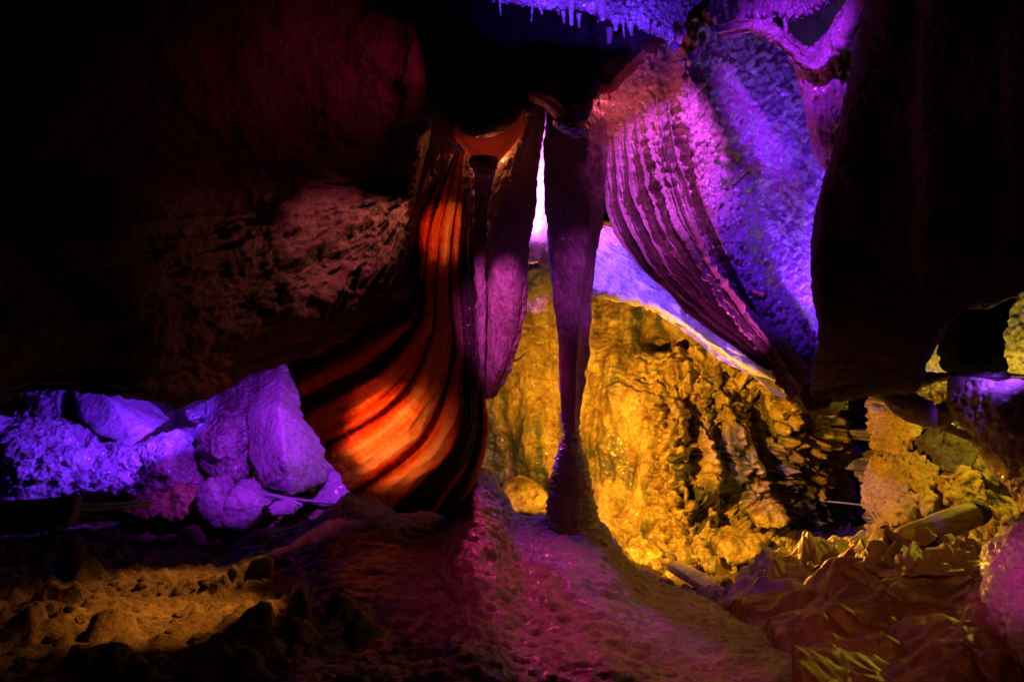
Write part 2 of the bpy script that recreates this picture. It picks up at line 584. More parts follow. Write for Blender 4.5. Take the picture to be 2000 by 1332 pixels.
# ------------------------------------------------------------------ flowstone mound in the middle of the floor
crest = [(330, 1052, 4.35), (440, 1046, 4.35), (560, 1030, 4.4), (640, 1000, 4.42), (700, 968, 4.45), (800, 975, 4.42), (870, 975, 4.4), (925, 918, 4.35), (962, 934, 4.35), (1005, 1005, 4.35),
         (1065, 1010, 4.35), (1170, 1026, 4.3), (1232, 1100, 4.15), (1300, 1143, 4.05), (1380, 1172, 3.9), (1455, 1212, 3.6), (1560, 1290, 3.0), (1640, 1350, 2.6)]
front = [(300, 1420), (360, 1420), (440, 1420), (520, 1420), (600, 1420), (700, 1420), (790, 1420), (880, 1420), (960, 1420), (1040, 1420),
         (1120, 1420), (1200, 1420), (1290, 1420), (1380, 1420), (1460, 1420), (1540, 1420), (1640, 1430), (1720, 1440)]
rows = []
for t, kind in ((-.7, 'b'), (-.3, 'b'), (0, 'c'), (.12, 'f'), (.3, 'f'), (.55, 'f'), (.8, 'f'), (1.0, 'f')):
    r = []
    for (cx, cy, cd), (fx, fy) in zip(crest, front):
        if kind == 'b':
            r.append((cx, cy + 130 * -t * (1.15 if t < -.5 else .55), cd - t * .55))
        else:
            e = t ** .9
            fd = 2.15
            d = cd + (fd - cd) * e
            # image row for a slope that is steep near its crest and flattens towards the lens
            y = cy + (fy - cy) * (t ** 1.12)
            r.append((cx + (fx - cx) * t, y, d))
    rows.append(r)


def d_mound(P, u, v):
    Pw = P * [1, 1, 2.0]
    rip = ridged(P * [.55, 1.9, 2.4] + .12 * np.stack([fbm(P, 2, 2), fbm(P, 2, 2, .5, 4), fbm(P, 2, 2, .5, 8)], 1), 8.0, 3, .55) - .6
    f1, f2, i = worley(P * [.7, 1.3, 1.6], 17, 3)
    return -.22 * sstep(.10, 0, u) + .035 * fbm(P, 2.2, 3) + .030 * rip + .008 * fbm(Pw, 16, 4, .62, 2) - .006 * sstep(.42, .08, f1) * sstep(-.3, .3, fbm(P, 3, 2, .5, 9)) + .004 * fbm(P, 34, 3, .6)


mound = surf('flowstone_mound', rows, 330, 400, M['mound'], d_mound, .25)
tag(mound, 'broad brown rippled flowstone mound filling the front of the floor, washed magenta', 'flowstone')

# ------------------------------------------------------------------ left: dark overhanging wall
rows = [
    [(-420, -330, 2.3), (-100, -330, 2.7), (200, -330, 3.1), (420, -330, 3.3), (600, -330, 3.45), (760, -330, 3.5), (822, -330, 3.5), (830, -330, 4.2)],
    [(-420, 0, 2.3), (-100, 0, 2.7), (200, 0, 3.1), (420, 0, 3.3), (600, 0, 3.45), (760, 0, 3.5), (822, 0, 3.55), (832, 0, 4.2)],
    [(-420, 200, 2.3), (-100, 200, 2.7), (200, 200, 3.15), (420, 200, 3.4), (600, 200, 3.55), (760, 200, 3.6), (818, 200, 3.65), (830, 200, 4.2)],
    [(-420, 340, 2.3), (-100, 340, 2.7), (200, 340, 3.15), (420, 350, 3.5), (600, 350, 3.72), (740, 345, 3.82), (808, 340, 3.85), (820, 340, 4.3)],
    [(-420, 420, 2.25), (-100, 430, 2.6), (200, 430, 3.0), (420, 430, 3.4), (560, 420, 3.62), (720, 392, 3.76), (808, 378, 3.82), (818, 380, 4.3)],
    [(-420, 520, 2.2), (-100, 530, 2.5), (200, 530, 2.9), (400, 520, 3.25), (540, 510, 3.5), (700, 480, 3.68), (802, 460, 3.82), (814, 460, 4.3)],
    [(-420, 640, 2.2), (-100, 640, 2.5), (160, 630, 2.8), (340, 620, 3.1), (500, 600, 3.42), (680, 560, 3.68), (800, 540, 3.84), (812, 540, 4.3)],
    [(-420, 760, 2.2), (-100, 760, 2.5), (90, 722, 2.9), (290, 730, 3.1), (440, 715, 3.45), (590, 660, 3.75), (790, 588, 3.95), (806, 588, 4.3)],
    [(-420, 830, 2.3), (-100, 812, 2.6), (95, 744, 3.0), (290, 768, 3.2), (425, 763, 3.55), (575, 690, 3.9), (800, 594, 4.05), (808, 592, 4.35)],
    [(-420, 780, 3.2), (-100, 780, 3.4), (95, 726, 3.8), (290, 735, 4.1), (425, 720, 4.4), (585, 660, 4.6), (790, 570, 4.6), (806, 570, 4.7)],
    [(-420, 620, 4.6), (-100, 620, 4.8), (95, 600, 5.2), (290, 600, 5.4), (425, 600, 5.6), (600, 560, 5.6), (780, 500, 5.5), (806, 500, 5.5)],
]


def d_left(P, u, v):
    k = .06 * fbm(P, 1.9, 4, .5, 1) + .03 * (ridged(P, 5, 3, .5, 2) - .6) + .006 * fbm(P, 34, 3, .6)
    band = sstep(.33, .42, v) * sstep(.70, .58, v) * sstep(.25, .42, u)
    c0 = W(850, 362, 3.8)
    fx, fz = -(P[:, 0] - c0[0]), -(P[:, 2] - c0[2])
    rr = np.sqrt(fx * fx + fz * fz) + .05
    ph = np.arctan2(fz, np.maximum(fx, .02)) + .05 * fbm(P, 3.5, 3, .55, 2)
    A = np.stack([ph * 2.4, np.log(rr) * .34, 0 * ph + .3], 1)
    rid = np.maximum(ridged(A, 2.6, 3, .5, 8), 0)
    k += band * (.075 * np.minimum(1, rr / .5) * (rid ** 1.6 - .4) + .012 * (ridged(P * [.8, 1, 1.8], 15, 3, .6, 8) - .55))
    low = sstep(.52, .66, v)
    R2 = np.stack([P[:, 0] * 1.6 + P[:, 2] * 1.2, P[:, 1] * .5, P[:, 2] * 1.6 - P[:, 0] * 1.6], 1)
    k += low * .03 * (ridged(R2, 4.0, 4, .55, 3) - .55)
    return k


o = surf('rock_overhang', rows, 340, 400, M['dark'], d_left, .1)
tag(o, 'large dark overhanging rock wall filling the upper left, with a striated pink ledge', 'rock wall')

# ------------------------------------------------------------------ ceiling block in the centre, with its glowing lips
cb = thing('ceiling_block', 'black rounded ceiling block above the hanging curtains in the middle', 'ceiling rock', W(1060, 300, 3.9))
edge = [(815, 205), (850, 210), (888, 248), (912, 268), (945, 272), (985, 258), (1022, 218), (1032, 186), (1068, 192), (1105, 216), (1142, 238), (1162, 168), (1192, 166), (1222, 132), (1262, 102), (1330, 66)]
rows = []
for (dy, d, keep) in ((-560, 4.5, 0), (-330, 4.2, 0), (-180, 3.9, .35), (-80, 3.72, .8), (-26, 3.70, 1), (0, 3.86, 1), (-8, 4.05, 1), (-60, 4.4, 1), (-160, 4.9, 1)):
    r = []
    for (x, y) in edge:
        yb = 220 * (1 - keep) + y * keep
        r.append((x + (8 if keep < .5 else 0), yb + dy, d + .05 * math.sin(x * .02)))
    rows.append(r)
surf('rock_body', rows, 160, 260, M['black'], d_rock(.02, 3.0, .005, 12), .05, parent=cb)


def lip(pts_top, pts_bot, d0, d1, mat, n='translucent_lip', thick=.012, disp=None, parent=cb, nv=30, nu=70):
    mid = [((a[0] + b[0]) / 2, (a[1] + b[1]) / 2) for a, b in zip(pts_top, pts_bot)]
    rows = [[(x, y, d0) for x, y in pts_top], [(x, y, (d0 + d1) / 2 - .03) for x, y in mid], [(x, y, d1) for x, y in pts_bot]]
    return surf(n, rows, nv, nu, mat, disp or (lambda P, u, v: .005 * fbm(P, 14, 3)), thick, parent=parent)


lip([(885, 236), (905, 262), (940, 272), (980, 262), (1012, 238), (1026, 216)], [(888, 268), (914, 302), (928, 322), (962, 326), (996, 292), (1026, 250)], 3.72, 3.84, M['lip'])
lip([(1030, 178), (1055, 186), (1085, 206), (1112, 222), (1140, 236)], [(1034, 198), (1062, 212), (1090, 240), (1118, 252), (1144, 264)], 3.72, 3.82, M['lip'])
lip([(1156, 160), (1180, 158), (1205, 150), (1232, 124), (1262, 100)], [(1166, 184), (1184, 182), (1200, 178), (1226, 152), (1258, 124)], 3.74, 3.86, M['lip'])
o = loft('crystal_stub', [(918, 972, 308, 3.78, .05), (918, 972, 318, 3.78, .055), (924, 968, 331, 3.78, .045), (938, 960, 338, 3.78, .02)], 40, 60, M['sparkle'], lambda P, u, v: d_popcorn(P, 60, .012) + .003 * fbm(P, 40, 2), parent=cb)
o = loft('crystal_stub', [(1080, 1138, 234, 3.78, .05), (1084, 1146, 246, 3.78, .05), (1102, 1148, 258, 3.78, .045), (1124, 1144, 270, 3.78, .015)], 40, 60, M['sparkle'], lambda P, u, v: d_popcorn(P, 60, .012) + .003 * fbm(P, 40, 2), parent=cb)


def stalactite(label, x, y0, y1, w, d, mat, group=None, bend=0):
    o = loft('stalactite', [(x - w, x + w, y0, d, w / F * d), (x - w * .75 + bend * .2, x + w * .75 + bend * .2, y0 + (y1 - y0) * .3, d, w * .7 / F * d), (x - w * .5 + bend * .6, x + w * .5 + bend * .6, y0 + (y1 - y0) * .65, d, w * .5 / F * d),
                            (x - w * .4 + bend, x + w * .4 + bend, y0 + (y1 - y0) * .93, d, w * .4 / F * d), (x - w * .1 + bend, x + w * .1 + bend, y1, d, w * .1 / F * d)], 46, 24, mat,
             lambda P, u, v: .003 * fbm(P, 30, 3))
    return tag(o, label, 'stalactite', group)


stalactite('small bare stalactite hanging alone in the black gap below the crystal ceiling strip', 1190, 56, 104, 8, 3.7, M['flow'])
stalactite('stubby pink stalactite between the central column and the ribbed flowstone', 1190, 140, 196, 9, 3.9, M['lip'])

# ------------------------------------------------------------------ crystal strip along the ceiling
rows = [[(940, -60, 3.71), (1050, -50, 3.71), (1150, -45, 3.71), (1250, -50, 3.71), (1340, -40, 3.74), (1440, -40, 3.81)],
        [(955, -22, 3.56), (1050, -16, 3.56), (1130, -22, 3.56), (1210, -10, 3.56), (1280, 0, 3.61), (1350, 20, 3.71)],
        [(975, -6, 3.56), (1060, 16, 3.56), (1130, 16, 3.56), (1200, 36, 3.56), (1270, 54, 3.61), (1335, 76, 3.71)],
        [(985, -4, 3.71), (1060, 14, 3.71), (1130, 10, 3.71), (1205, 36, 3.71), (1275, 64, 3.74), (1330, 84, 3.74)],
        [(990, -30, 4.16), (1060, -10, 4.16), (1130, -20, 4.16), (1205, 6, 4.16), (1275, 30, 4.16), (1330, 50, 4.16)]]
o = surf('crystal_ceiling_strip', rows, 90, 300, M['sparkle'], lambda P, u, v: .01 * fbm(P, 6, 3) + d_popcorn(P, 38, .022) * sstep(-.25, .1, fbm(P, 5, 2, .5, 3)) + .006 * fbm(P, 60, 2), .05)
tag(o, 'strip of glittering violet crystal crust along the top edge of the ceiling', 'crystal crust')
rf = random.Random(8)
for k in range(17):
    t = k / 16
    x = 985 + 345 * t + rf.uniform(-16, 16)
    yb = -4 + 78 * t ** 1.15 + (10 if .15 < t < .5 else 0)
    stalactite('tiny violet stalactite in the ragged fringe of the crystal ceiling strip', x, yb - 8, yb + 4 + 34 * rf.random() ** 2.2, 3 + 10 * rf.random() ** 2, 3.55, M['sparkle'], 'fringe of tiny stalactites along the crystal strip', bend=rf.uniform(-3, 3))
stalactite('smooth violet stalactite hanging left of another from the crystal ceiling strip', 1116, -6, 52, 9, 3.53, M['flow'])
stalactite('shorter wide stalactite hanging right of another from the crystal ceiling strip', 1172, 0, 42, 15, 3.53, M['flow'], bend=5)

# ------------------------------------------------------------------ ribbed flowstone wall, right of centre
cols = [
    [(1172, 186, 4.25), (1176, 260, 4.25), (1180, 350, 4.25), (1188, 420, 4.25), (1228, 490, 4.25), (1290, 560, 4.22), (1350, 612, 4.2), (1440, 682, 4.15), (1528, 734, 4.1)],
    [(1196, 166, 4.28), (1206, 260, 4.26), (1218, 350, 4.24), (1240, 430, 4.22), (1286, 510, 4.2), (1345, 576, 4.18), (1410, 634, 4.15), (1480, 690, 4.12), (1545, 742, 4.08)],
    [(1234, 124, 4.3), (1244, 230, 4.25), (1262, 330, 4.2), (1290, 420, 4.16), (1336, 500, 4.13), (1392, 570, 4.12), (1450, 634, 4.1), (1505, 692, 4.08), (1558, 752, 4.04)],
    [(1268, 78, 4.30), (1276, 200, 4.20), (1294, 300, 4.14), (1322, 400, 4.09), (1366, 490, 4.07), (1416, 570, 4.07), (1468, 640, 4.06), (1516, 700, 4.05), (1562, 762, 4.0)],
    [(1305, 58, 4.30), (1308, 170, 4.20), (1320, 270, 4.14), (1344, 370, 4.10), (1382, 466, 4.10), (1434, 560, 4.1), (1486, 640, 4.09), (1530, 705, 4.06), (1570, 768, 4.0)],
    [(1346, 45, 4.16), (1354, 170, 4.07), (1362, 270, 4.04), (1382, 380, 4.06), (1420, 470, 4.07), (1466, 556, 4.10), (1512, 640, 4.1), (1548, 710, 4.06), (1577, 774, 4.0)],
    [(1440, 35, 4.50), (1446, 170, 4.46), (1456, 280, 4.42), (1476, 390, 4.38), (1504, 480, 4.36), (1534, 566, 4.32), (1562, 645, 4.26), (1580, 712, 4.14), (1592, 780, 4.04)],
    [(1560, 60, 4.95), (1568, 180, 4.92), (1580, 290, 4.86), (1592, 400, 4.76), (1604, 490, 4.72), (1612, 570, 4.64), (1614, 650, 4.46), (1614, 716, 4.18), (1612, 790, 4.1)],
    [(1690, 60, 5.2), (1690, 180, 5.2), (1690, 290, 5.1), (1690, 400, 5.0), (1690, 490, 4.95), (1690, 570, 4.85), (1680, 650, 4.65), (1670, 716, 4.3), (1650, 800, 4.2)],
]
rows = [[c[k] for c in cols] for k in range(9)]


def d_ribs(P, u, v):
    w = u * 8                                     # column index
    wob = .25 * fbm(P, 3, 2) + .1 * fbm(P, 9, 2)
    wob2 = .2 * fbm(P, 6, 2, .5, 5)
    fold = np.abs(np.sin((w * 1.55 + wob) * np.pi)) ** .7      # sharp valleys between round folds -> inverted below
    ribs = (1 - fold)
    left = sstep(4.3, 3.6, w)
    k = left * sstep(.05, .3, v) * .085 * (ribs ** 1.9 - .25) * (.75 + .5 * fbm(np.stack([w, 0 * w, 0 * w], 1), .8, 1))
    k += left * sstep(.08, .3, v) * .018 * ((1 - np.abs(np.sin((w * 4.1 + wob2 * 3) * np.pi))) ** 2 - .3)
    # the deep dark crease
    cr = np.exp(-((w - 4.15 - .25 * np.sin(v * 5)) / .22) ** 2) * sstep(.22, .34, v) * sstep(.97, .75, v)
    k -= .10 * cr
    k -= .05 * np.exp(-((w - 3.25 - .1 * np.sin(v * 9)) / .16) ** 2) * sstep(.16, .26, v) * sstep(.5, .4, v)
    pc = sstep(1.2, 2.4, w) * (sstep(.52, .30, v)) * sstep(5.2, 4.6, w)
    pc = np.maximum(pc, .8 * sstep(2.0, 2.6, w) * sstep(4.6, 3.9, w) * sstep(.4, .5, v) * sstep(.75, .6, v))
    k += pc * d_popcorn(P, 27, .04, 2) * sstep(-.5, .1, fbm(P, 5, 2, .5, 1))
    right = sstep(4.4, 5.2, w)
    S = np.stack([P[:, 0] * 1.5, P[:, 1], P[:, 2] * .9], 1)
    k += right * (.06 * (ridged(S, 6, 5, .62, 2) - .55) + .03 * (ridged(S * [1, 1, .6], 15, 3, .6, 6) - .55) + d_popcorn(S, 24, .035, 5) * sstep(-.1, .4, fbm(P, 3, 2, .5, 6) + .35 * sstep(.5, .2, v)))
    tip = sstep(.74, .88, v) * sstep(2.5, 4.5, w)
    k += tip * (d_popcorn(P, 30, .035, 4) + .03 * fbm(P, 11, 3, .6))
    return k + .02 * fbm(P, 3, 3, .5, 4) + .007 * fbm(P, 22, 4, .65)


o = surf('ribbed_flowstone', rows, 420, 420, M['flow'], d_ribs, .06)
tag(o, 'huge ribbed violet flowstone wall right of centre, sweeping down to a point', 'flowstone')
RIB = o

# pale milky shelf glowing under the ribs
rows = [[(1095, 430, 5.1), (1180, 440, 5.1), (1260, 470, 5.0), (1340, 540, 4.9), (1440, 630, 4.75), (1560, 720, 4.6)],
        [(1100, 490, 4.95), (1170, 482, 4.95), (1235, 508, 4.9), (1320, 570, 4.8), (1430, 660, 4.65), (1550, 742, 4.5)],
        [(1100, 540, 4.9), (1165, 535, 4.9), (1235, 560, 4.85), (1310, 600, 4.75), (1425, 682, 4.6), (1545, 752, 4.45)],
        [(1105, 556, 4.92), (1168, 572, 4.92), (1236, 590, 4.88), (1300, 610, 4.8), (1415, 692, 4.66), (1540, 760, 4.5)],
        [(1105, 556, 5.5), (1170, 566, 5.5), (1240, 580, 5.5), (1305, 600, 5.4), (1420, 680, 5.3), (1545, 750, 5.2)]]


def d_shelf(P, u, v):
    R = np.stack([P[:, 0] + P[:, 2] * .6, P[:, 1], P[:, 2] * 2.2 + P[:, 0] * 1.1], 1)
    return .03 * fbm(P, 4, 3) + .014 * (ridged(R, 9, 3, .5) - .5) + .02 * sstep(.6, .8, v) * (np.abs(np.sin(u * 40 + 3 * fbm(P, 6, 2))) - .5)


o = surf('milky_ledge', rows, 120, 260, M['pale'], d_shelf, .08)
tag(o, 'milky white ledge glowing blue violet under the ribbed flowstone', 'ledge')

# ------------------------------------------------------------------ V-shaped rib and hanging curtain beside the black right mass
rows = [[(1400, 56, 4.2), (1480, 40, 4.15), (1540, 66, 4.1), (1588, 92, 4.05), (1640, 24, 3.95), (1700, -76, 3.8)],
        [(1400, 60, 4.08), (1480, 48, 4.03), (1540, 82, 3.98), (1590, 120, 3.93), (1640, 52, 3.83), (1700, -40, 3.68)],
        [(1400, 66, 4.1), (1480, 58, 4.05), (1538, 100, 4.0), (1592, 142, 3.95), (1650, 90, 3.85), (1710, 0, 3.7)],
        [(1405, 60, 4.5), (1484, 50, 4.4), (1540, 86, 4.4), (1594, 124, 4.35), (1652, 70, 4.2), (1715, -20, 4.1)]]
o = surf('ceiling_rib', rows, 60, 200, M['flow'], lambda P, u, v: .012 * fbm(P, 7, 3) + .02 * (ridged(P * [1, 1, .5], 13, 3, .6) - .5) + d_popcorn(P, 30, .022, 3) * sstep(-.2, .2, fbm(P, 6, 2, .5, 4)) + .006 * fbm(P, 30, 3), .04)
tag(o, 'smooth V shaped violet rib at the top right of the ceiling', 'ceiling rib')


def d_lace(P, u, v):
    S = P * [1.6, 1, .7]
    f1, f2, i = worley(S, 22, 4)
    return .012 * fbm(P, 8, 3) - .03 * sstep(.42, .1, f1) + .012 * (ridged(S, 10, 3, .5, 3) - .5)


o = loft('lace_curtain', [(1540, 1660, 104, 4.06, .07), (1556, 1664, 150, 4.06, .07), (1572, 1662, 205, 4.06, .06), (1578, 1652, 260, 4.06, .045), (1590, 1640, 300, 4.06, .03), (1604, 1622, 326, 4.06, .015), (1611, 1617, 334, 4.06, .006)],
         150, 130, M['flow'], d_lace)
tag(o, 'pitted lacy violet drapery hanging to a tip beside the black right wall', 'drapery')
nub = [(1418, -10, 40, 9), (1452, 5, 62, 12), (1478, 20, 84, 9), (1505, -8, 58, 14), (1531, 0, 66, 9), (1552, 10, 40, 7)]
for i, (x, y0, y1, w) in enumerate(nub):
    stalactite(['thin stalactite, leftmost of the violet cluster at the top right', 'plump stalactite second from left in the violet cluster at the top right',
                'longest stalactite of the violet cluster at the top right', 'widest stalactite of the violet cluster at the top right',
                'narrow stalactite beside the widest one in the top right cluster', 'tiny stalactite at the right end of the violet cluster'][i], x, y0, y1, w, 4.12, M['sparkle'], 'violet stalactites at the top right', bend=(-1) ** i * 4)
rows = [[(1290, -60, 4.3), (1450, -60, 4.3), (1520, -60, 4.3), (1600, -60, 4.3), (1700, -80, 4.2)],
        [(1290, 12, 4.2), (1440, 14, 4.15), (1500, 4, 4.12), (1560, 10, 4.1), (1620, -20, 4.05)],
        [(1290, 66, 4.2), (1440, 40, 4.2), (1500, 28, 4.16), (1556, 34, 4.14), (1620, 0, 4.1)],
        [(1290, 60, 4.6), (1440, 20, 4.6), (1500, 10, 4.6), (1556, 10, 4.6), (1620, -20, 4.5)]]
o = surf('crystal_ceiling_patch', rows, 80, 160, M['sparkle'], lambda P, u, v: d_popcorn(P, 34, .04, 3) + .03 * fbm(P, 7, 3), .05)
tag(o, 'small rough crystal patch of ceiling above the V shaped rib', 'crystal crust')

# ------------------------------------------------------------------ right: black hanging mass
rows = []
L = [(-330, 1780), (-60, 1712), (60, 1676), (150, 1660), (240, 1642), (320, 1618), (390, 1598), (480, 1592), (580, 1594), (680, 1592), (740, 1588), (775, 1590)]
bot = [(1590, 775), (1650, 772), (1722, 756), (1782, 750), (1806, 696), (1872, 622), (1950, 586), (2010, 548), (2200, 470), (2420, 420)]
bx = [b[0] for b in bot]
by = [b[1] for b in bot]
for k, (py, xl) in enumerate(L):
    t = k / (len(L) - 1)
    r = [(xl + 26, py, 4.0), (xl, py, 3.45)]
    for j, x in enumerate((1650, 1722, 1782, 1806, 1872, 1950, 2010, 2200, 2420)):
        yb = by[j + 1]
        top = -330
        xx = max(x, xl + 14 * (j + 1) + 0 * x) if py < 330 else x
        y = top + (yb - top) * ((py + 330) / (775 + 330))
        r.append((xx, y, 3.25 - .10 * j + .25 * (t ** 4)))
    rows.append(r)
rows.append([(p[0] + 4, p[1] - 4, p[2] + .22) for p in rows[-1]])
rows.append([(p[0] + 6, p[1] - 60, p[2] + .9) for p in rows[-2]])


def d_right(P, u, v):
    R = np.stack([P[:, 0] * 1.0 + P[:, 2] * .4, P[:, 1] * .6, P[:, 2] * 2.4 - P[:, 0] * .9], 1)
    return .035 * fbm(P, 2.2, 4, .5, 30) + .025 * sstep(.6, .85, v) * (ridged(R, 6, 4, .55, 2) - .55) + .006 * fbm(P, 34, 3, .6)


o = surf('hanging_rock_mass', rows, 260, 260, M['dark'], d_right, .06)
tag(o, 'black rock mass hanging from the ceiling over the whole upper right', 'rock wall')

# ------------------------------------------------------------------ curtains in the centre
rows = [[(828, 190, 3.86), (845, 205, 3.88), (866, 225, 3.9), (892, 262, 3.92)],
        [(814, 250, 3.84), (836, 260, 3.88), (860, 270, 3.9), (890, 290, 3.93)],
        [(806, 330, 3.84), (824, 332, 3.88), (844, 334, 3.9), (866, 338, 3.94)],
        [(800, 400, 3.84), (808, 400, 3.88), (816, 400, 3.9), (826, 402, 3.94)],
        [(774, 480, 3.82), (786, 480, 3.86), (796, 480, 3.9), (806, 482, 3.94)],
        [(752, 560, 3.82), (770, 566, 3.86), (786, 570, 3.9), (803, 574, 3.94)],
        [(748, 585, 3.82), (768, 588, 3.86), (784, 590, 3.9), (802, 592, 3.94)]]
o = surf('thin_curtain', rows, 200, 60, M['curtain'], lambda P, u, v: .008 * fbm(P, 9, 3) + .004 * fbm(P, 40, 3), .02)
tag(o, 'thin dusky magenta calcite curtain left of the glowing orange shell', 'drapery')


def d_curt(off=0.0, fold=3, a=.012):
    def f(P, u, v):
        e = np.abs(np.cos(u * 2 * np.pi)) ** 8         # serrated side edges
        return a * np.sin(u * 2 * np.pi * fold + off + 1.5 * fbm(P * [1, 1, .3], 5, 2)) * .8 + .006 * fbm(P * [1, 1, .35], 14, 3, .5, off) + .006 * e * fbm(P, 34, 2, .6, 3) + .005 * fbm(P * [1, 1, .5], 30, 4, .65)
    return f


o = loft('narrow_curtain', [(926, 950, 318, 3.92, .02), (926, 950, 420, 3.92, .022), (928, 948, 520, 3.92, .022), (932, 948, 620, 3.92, .02), (936, 946, 720, 3.92, .015), (939, 944, 790, 3.92, .008)], 220, 40, M['curtain'], d_curt(1, 2, .004))
tag(o, 'narrowest dark stone curtain strip between the orange shell and the pink pointed curtain', 'drapery')
o = loft('pointed_curtain', [(1026, 1066, 190, 4.0, .04), (998, 1056, 270, 4.0, .05), (966, 1048, 330, 4.0, .06), (952, 1040, 420, 4.0, .065), (946, 1029, 520, 4.0, .07), (942, 1026, 600, 4.0, .07), (942, 1012, 670, 4.0, .06), (942, 992, 725, 4.0, .05), (946, 972, 762, 4.0, .03), (952, 960, 778, 4.0, .012)],
         360, 130, M['curtain'], d_curt(.4, 3, .016), yaw=-.25)
tag(o, 'long pink stone curtain ending in a point right of the orange shell', 'drapery')


def d_column(P, u, v):
    low = sstep(.45, .6, v)
    rings = np.sin(v * 290 + 5 * fbm(P, 7, 3)) * .0026 + .014 * (ridged(P * [.5, .5, 2.4], 15, 3, .5) - .5)
    up = .026 * ((1 - np.abs(np.sin(u * np.pi * 5 + .9 * fbm(P * [1, 1, .3], 4, 2)))) ** 1.5 - .3)
    return low * rings + (1 - low) * up + .010 * fbm(P, 9, 3) + .005 * fbm(P * [1, 1, .6], 30, 4, .65)


o = loft('stone_column', [(1066, 1180, 196, 4.05, .05), (1062, 1180, 260, 4.05, .06), (1058, 1178, 340, 4.05, .075), (1064, 1172, 430, 4.05, .085), (1074, 1158, 500, 4.08, .085), (1080, 1150, 580, 4.1, .08), (1090, 1144, 660, 4.12, .075),
                          (1096, 1136, 750, 4.14, .06), (1098, 1130, 820, 4.15, .055), (1100, 1132, 852, 4.16, .055), (1088, 1140, 880, 4.17, .075), (1080, 1150, 920, 4.19, .10), (1072, 1158, 960, 4.2, .12), (1068, 1166, 1000, 4.22, .14), (1064, 1172, 1022, 4.22, .15), (1056, 1184, 1060, 4.22, .16)],
         520, 150, M['curtain'], d_column)
tag(o, 'tall slim stone column standing on a flared ringed base in the centre', 'stone column')

# pink drapery and violet rock seen between curtain and column
rows = [[(1034, 190, 5.0), (1052, 190, 4.95), (1076, 200, 4.95), (1100, 200, 5.0)],
        [(1030, 290, 5.0), (1050, 290, 4.95), (1075, 300, 4.95), (1100, 300, 5.0)],
        [(1024, 380, 5.0), (1048, 380, 4.93), (1072, 380, 4.93), (1100, 390, 5.0)],
        [(1018, 450, 5.0), (1042, 452, 4.9), (1068, 458, 4.9), (1100, 460, 5.0)],
        [(1014, 486, 5.0), (1036, 496, 4.9), (1062, 508, 4.88), (1100, 506, 5.0)],
        [(1016, 494, 5.05), (1040, 506, 5.0), (1066, 514, 5.0), (1100, 512, 5.05)]]
o = surf('pink_drapery', rows, 120, 80, M['pale'], lambda P, u, v: .03 * np.abs(np.sin((u * 1.6 + v * 1.3) * np.pi)) + .008 * fbm(P, 12, 3), .03)
tag(o, 'bright pink folded drapery glimpsed between the pointed curtain and the column', 'drapery')
boulder('wedged_rock', [(1000, 520, 5.3), (1040, 505, 5.2), (1090, 515, 5.2), (1100, 560, 5.3), (1060, 556, 5.2), (1030, 585, 5.25), (1000, 600, 5.35)], M['boulder'], .012, .02, .4)
tag(bpy.data.objects['wedged_rock'], 'dim violet rock wedged under the pink drapery left of the column', 'rock')

# ------------------------------------------------------------------ glowing orange shell
cols = [
    [(884, 296, 3.98), (846, 356, 3.98), (812, 420, 3.99), (804, 500, 4.0), (780, 580, 4.02), (690, 622, 4.08), (566, 700, 4.2)],
    [(890, 296, 3.97), (862, 372, 3.97), (836, 450, 3.97), (828, 540, 3.98), (812, 632, 3.98), (716, 722, 4.03), (586, 788, 4.14)],
    [(896, 296, 3.96), (876, 382, 3.95), (856, 462, 3.94), (850, 560, 3.94), (842, 662, 3.92), (768, 784, 3.96), (630, 872, 4.08)],
    [(903, 296, 3.96), (890, 392, 3.94), (876, 482, 3.93), (875, 582, 3.92), (876, 692, 3.88), (818, 842, 3.9), (676, 948, 4.02)],
    [(912, 296, 3.97), (906, 400, 3.95), (899, 492, 3.94), (903, 602, 3.93), (910, 732, 3.88), (882, 882, 3.88), (762, 992, 3.98)],
    [(921, 300, 4.0), (923, 400, 4.0), (923, 500, 4.0), (931, 620, 4.0), (938, 762, 3.98), (936, 884, 3.96), (872, 1006, 4.02)],
    [(926, 300, 4.1), (928, 400, 4.1), (928, 500, 4.1), (936, 620, 4.12), (940, 762, 4.12), (940, 890, 4.1), (905, 1010, 4.14)],
]
rows = [[c[k] for c in cols] for k in range(7)]


def d_shell(P, u, v):
    e = sstep(.06, 0, u) + sstep(.93, 1, v)
    b = e * .02 * fbm(P, 22, 2) + np.sin(u * 38 + 1.5 * fbm(P, 3, 2)) * .015 + (np.abs(np.sin(u * 62 + 2 * fbm(P, 4, 2))) - .6) * .012
    return b * sstep(.05, .5, v) + .008 * fbm(P, 5, 3) + .005 * fbm(P, 26, 4, .65)


o = surf('orange_shell', rows, 330, 260, M['shell'], d_shell, .014)
tag(o, 'translucent banded orange calcite shell glowing from behind, spread like a fan', 'drapery')

# ------------------------------------------------------------------ yellow back wall with the dark passage and the rubble bank
def wall_row(py, ds, xs=(820, 920, 1020, 1120, 1200, 1280, 1360, 1450, 1540, 1610, 1660, 1720, 1750, 1800, 1860, 1940, 2060, 2200)):
    return [(x, py, d) for x, d in zip(xs, ds)]


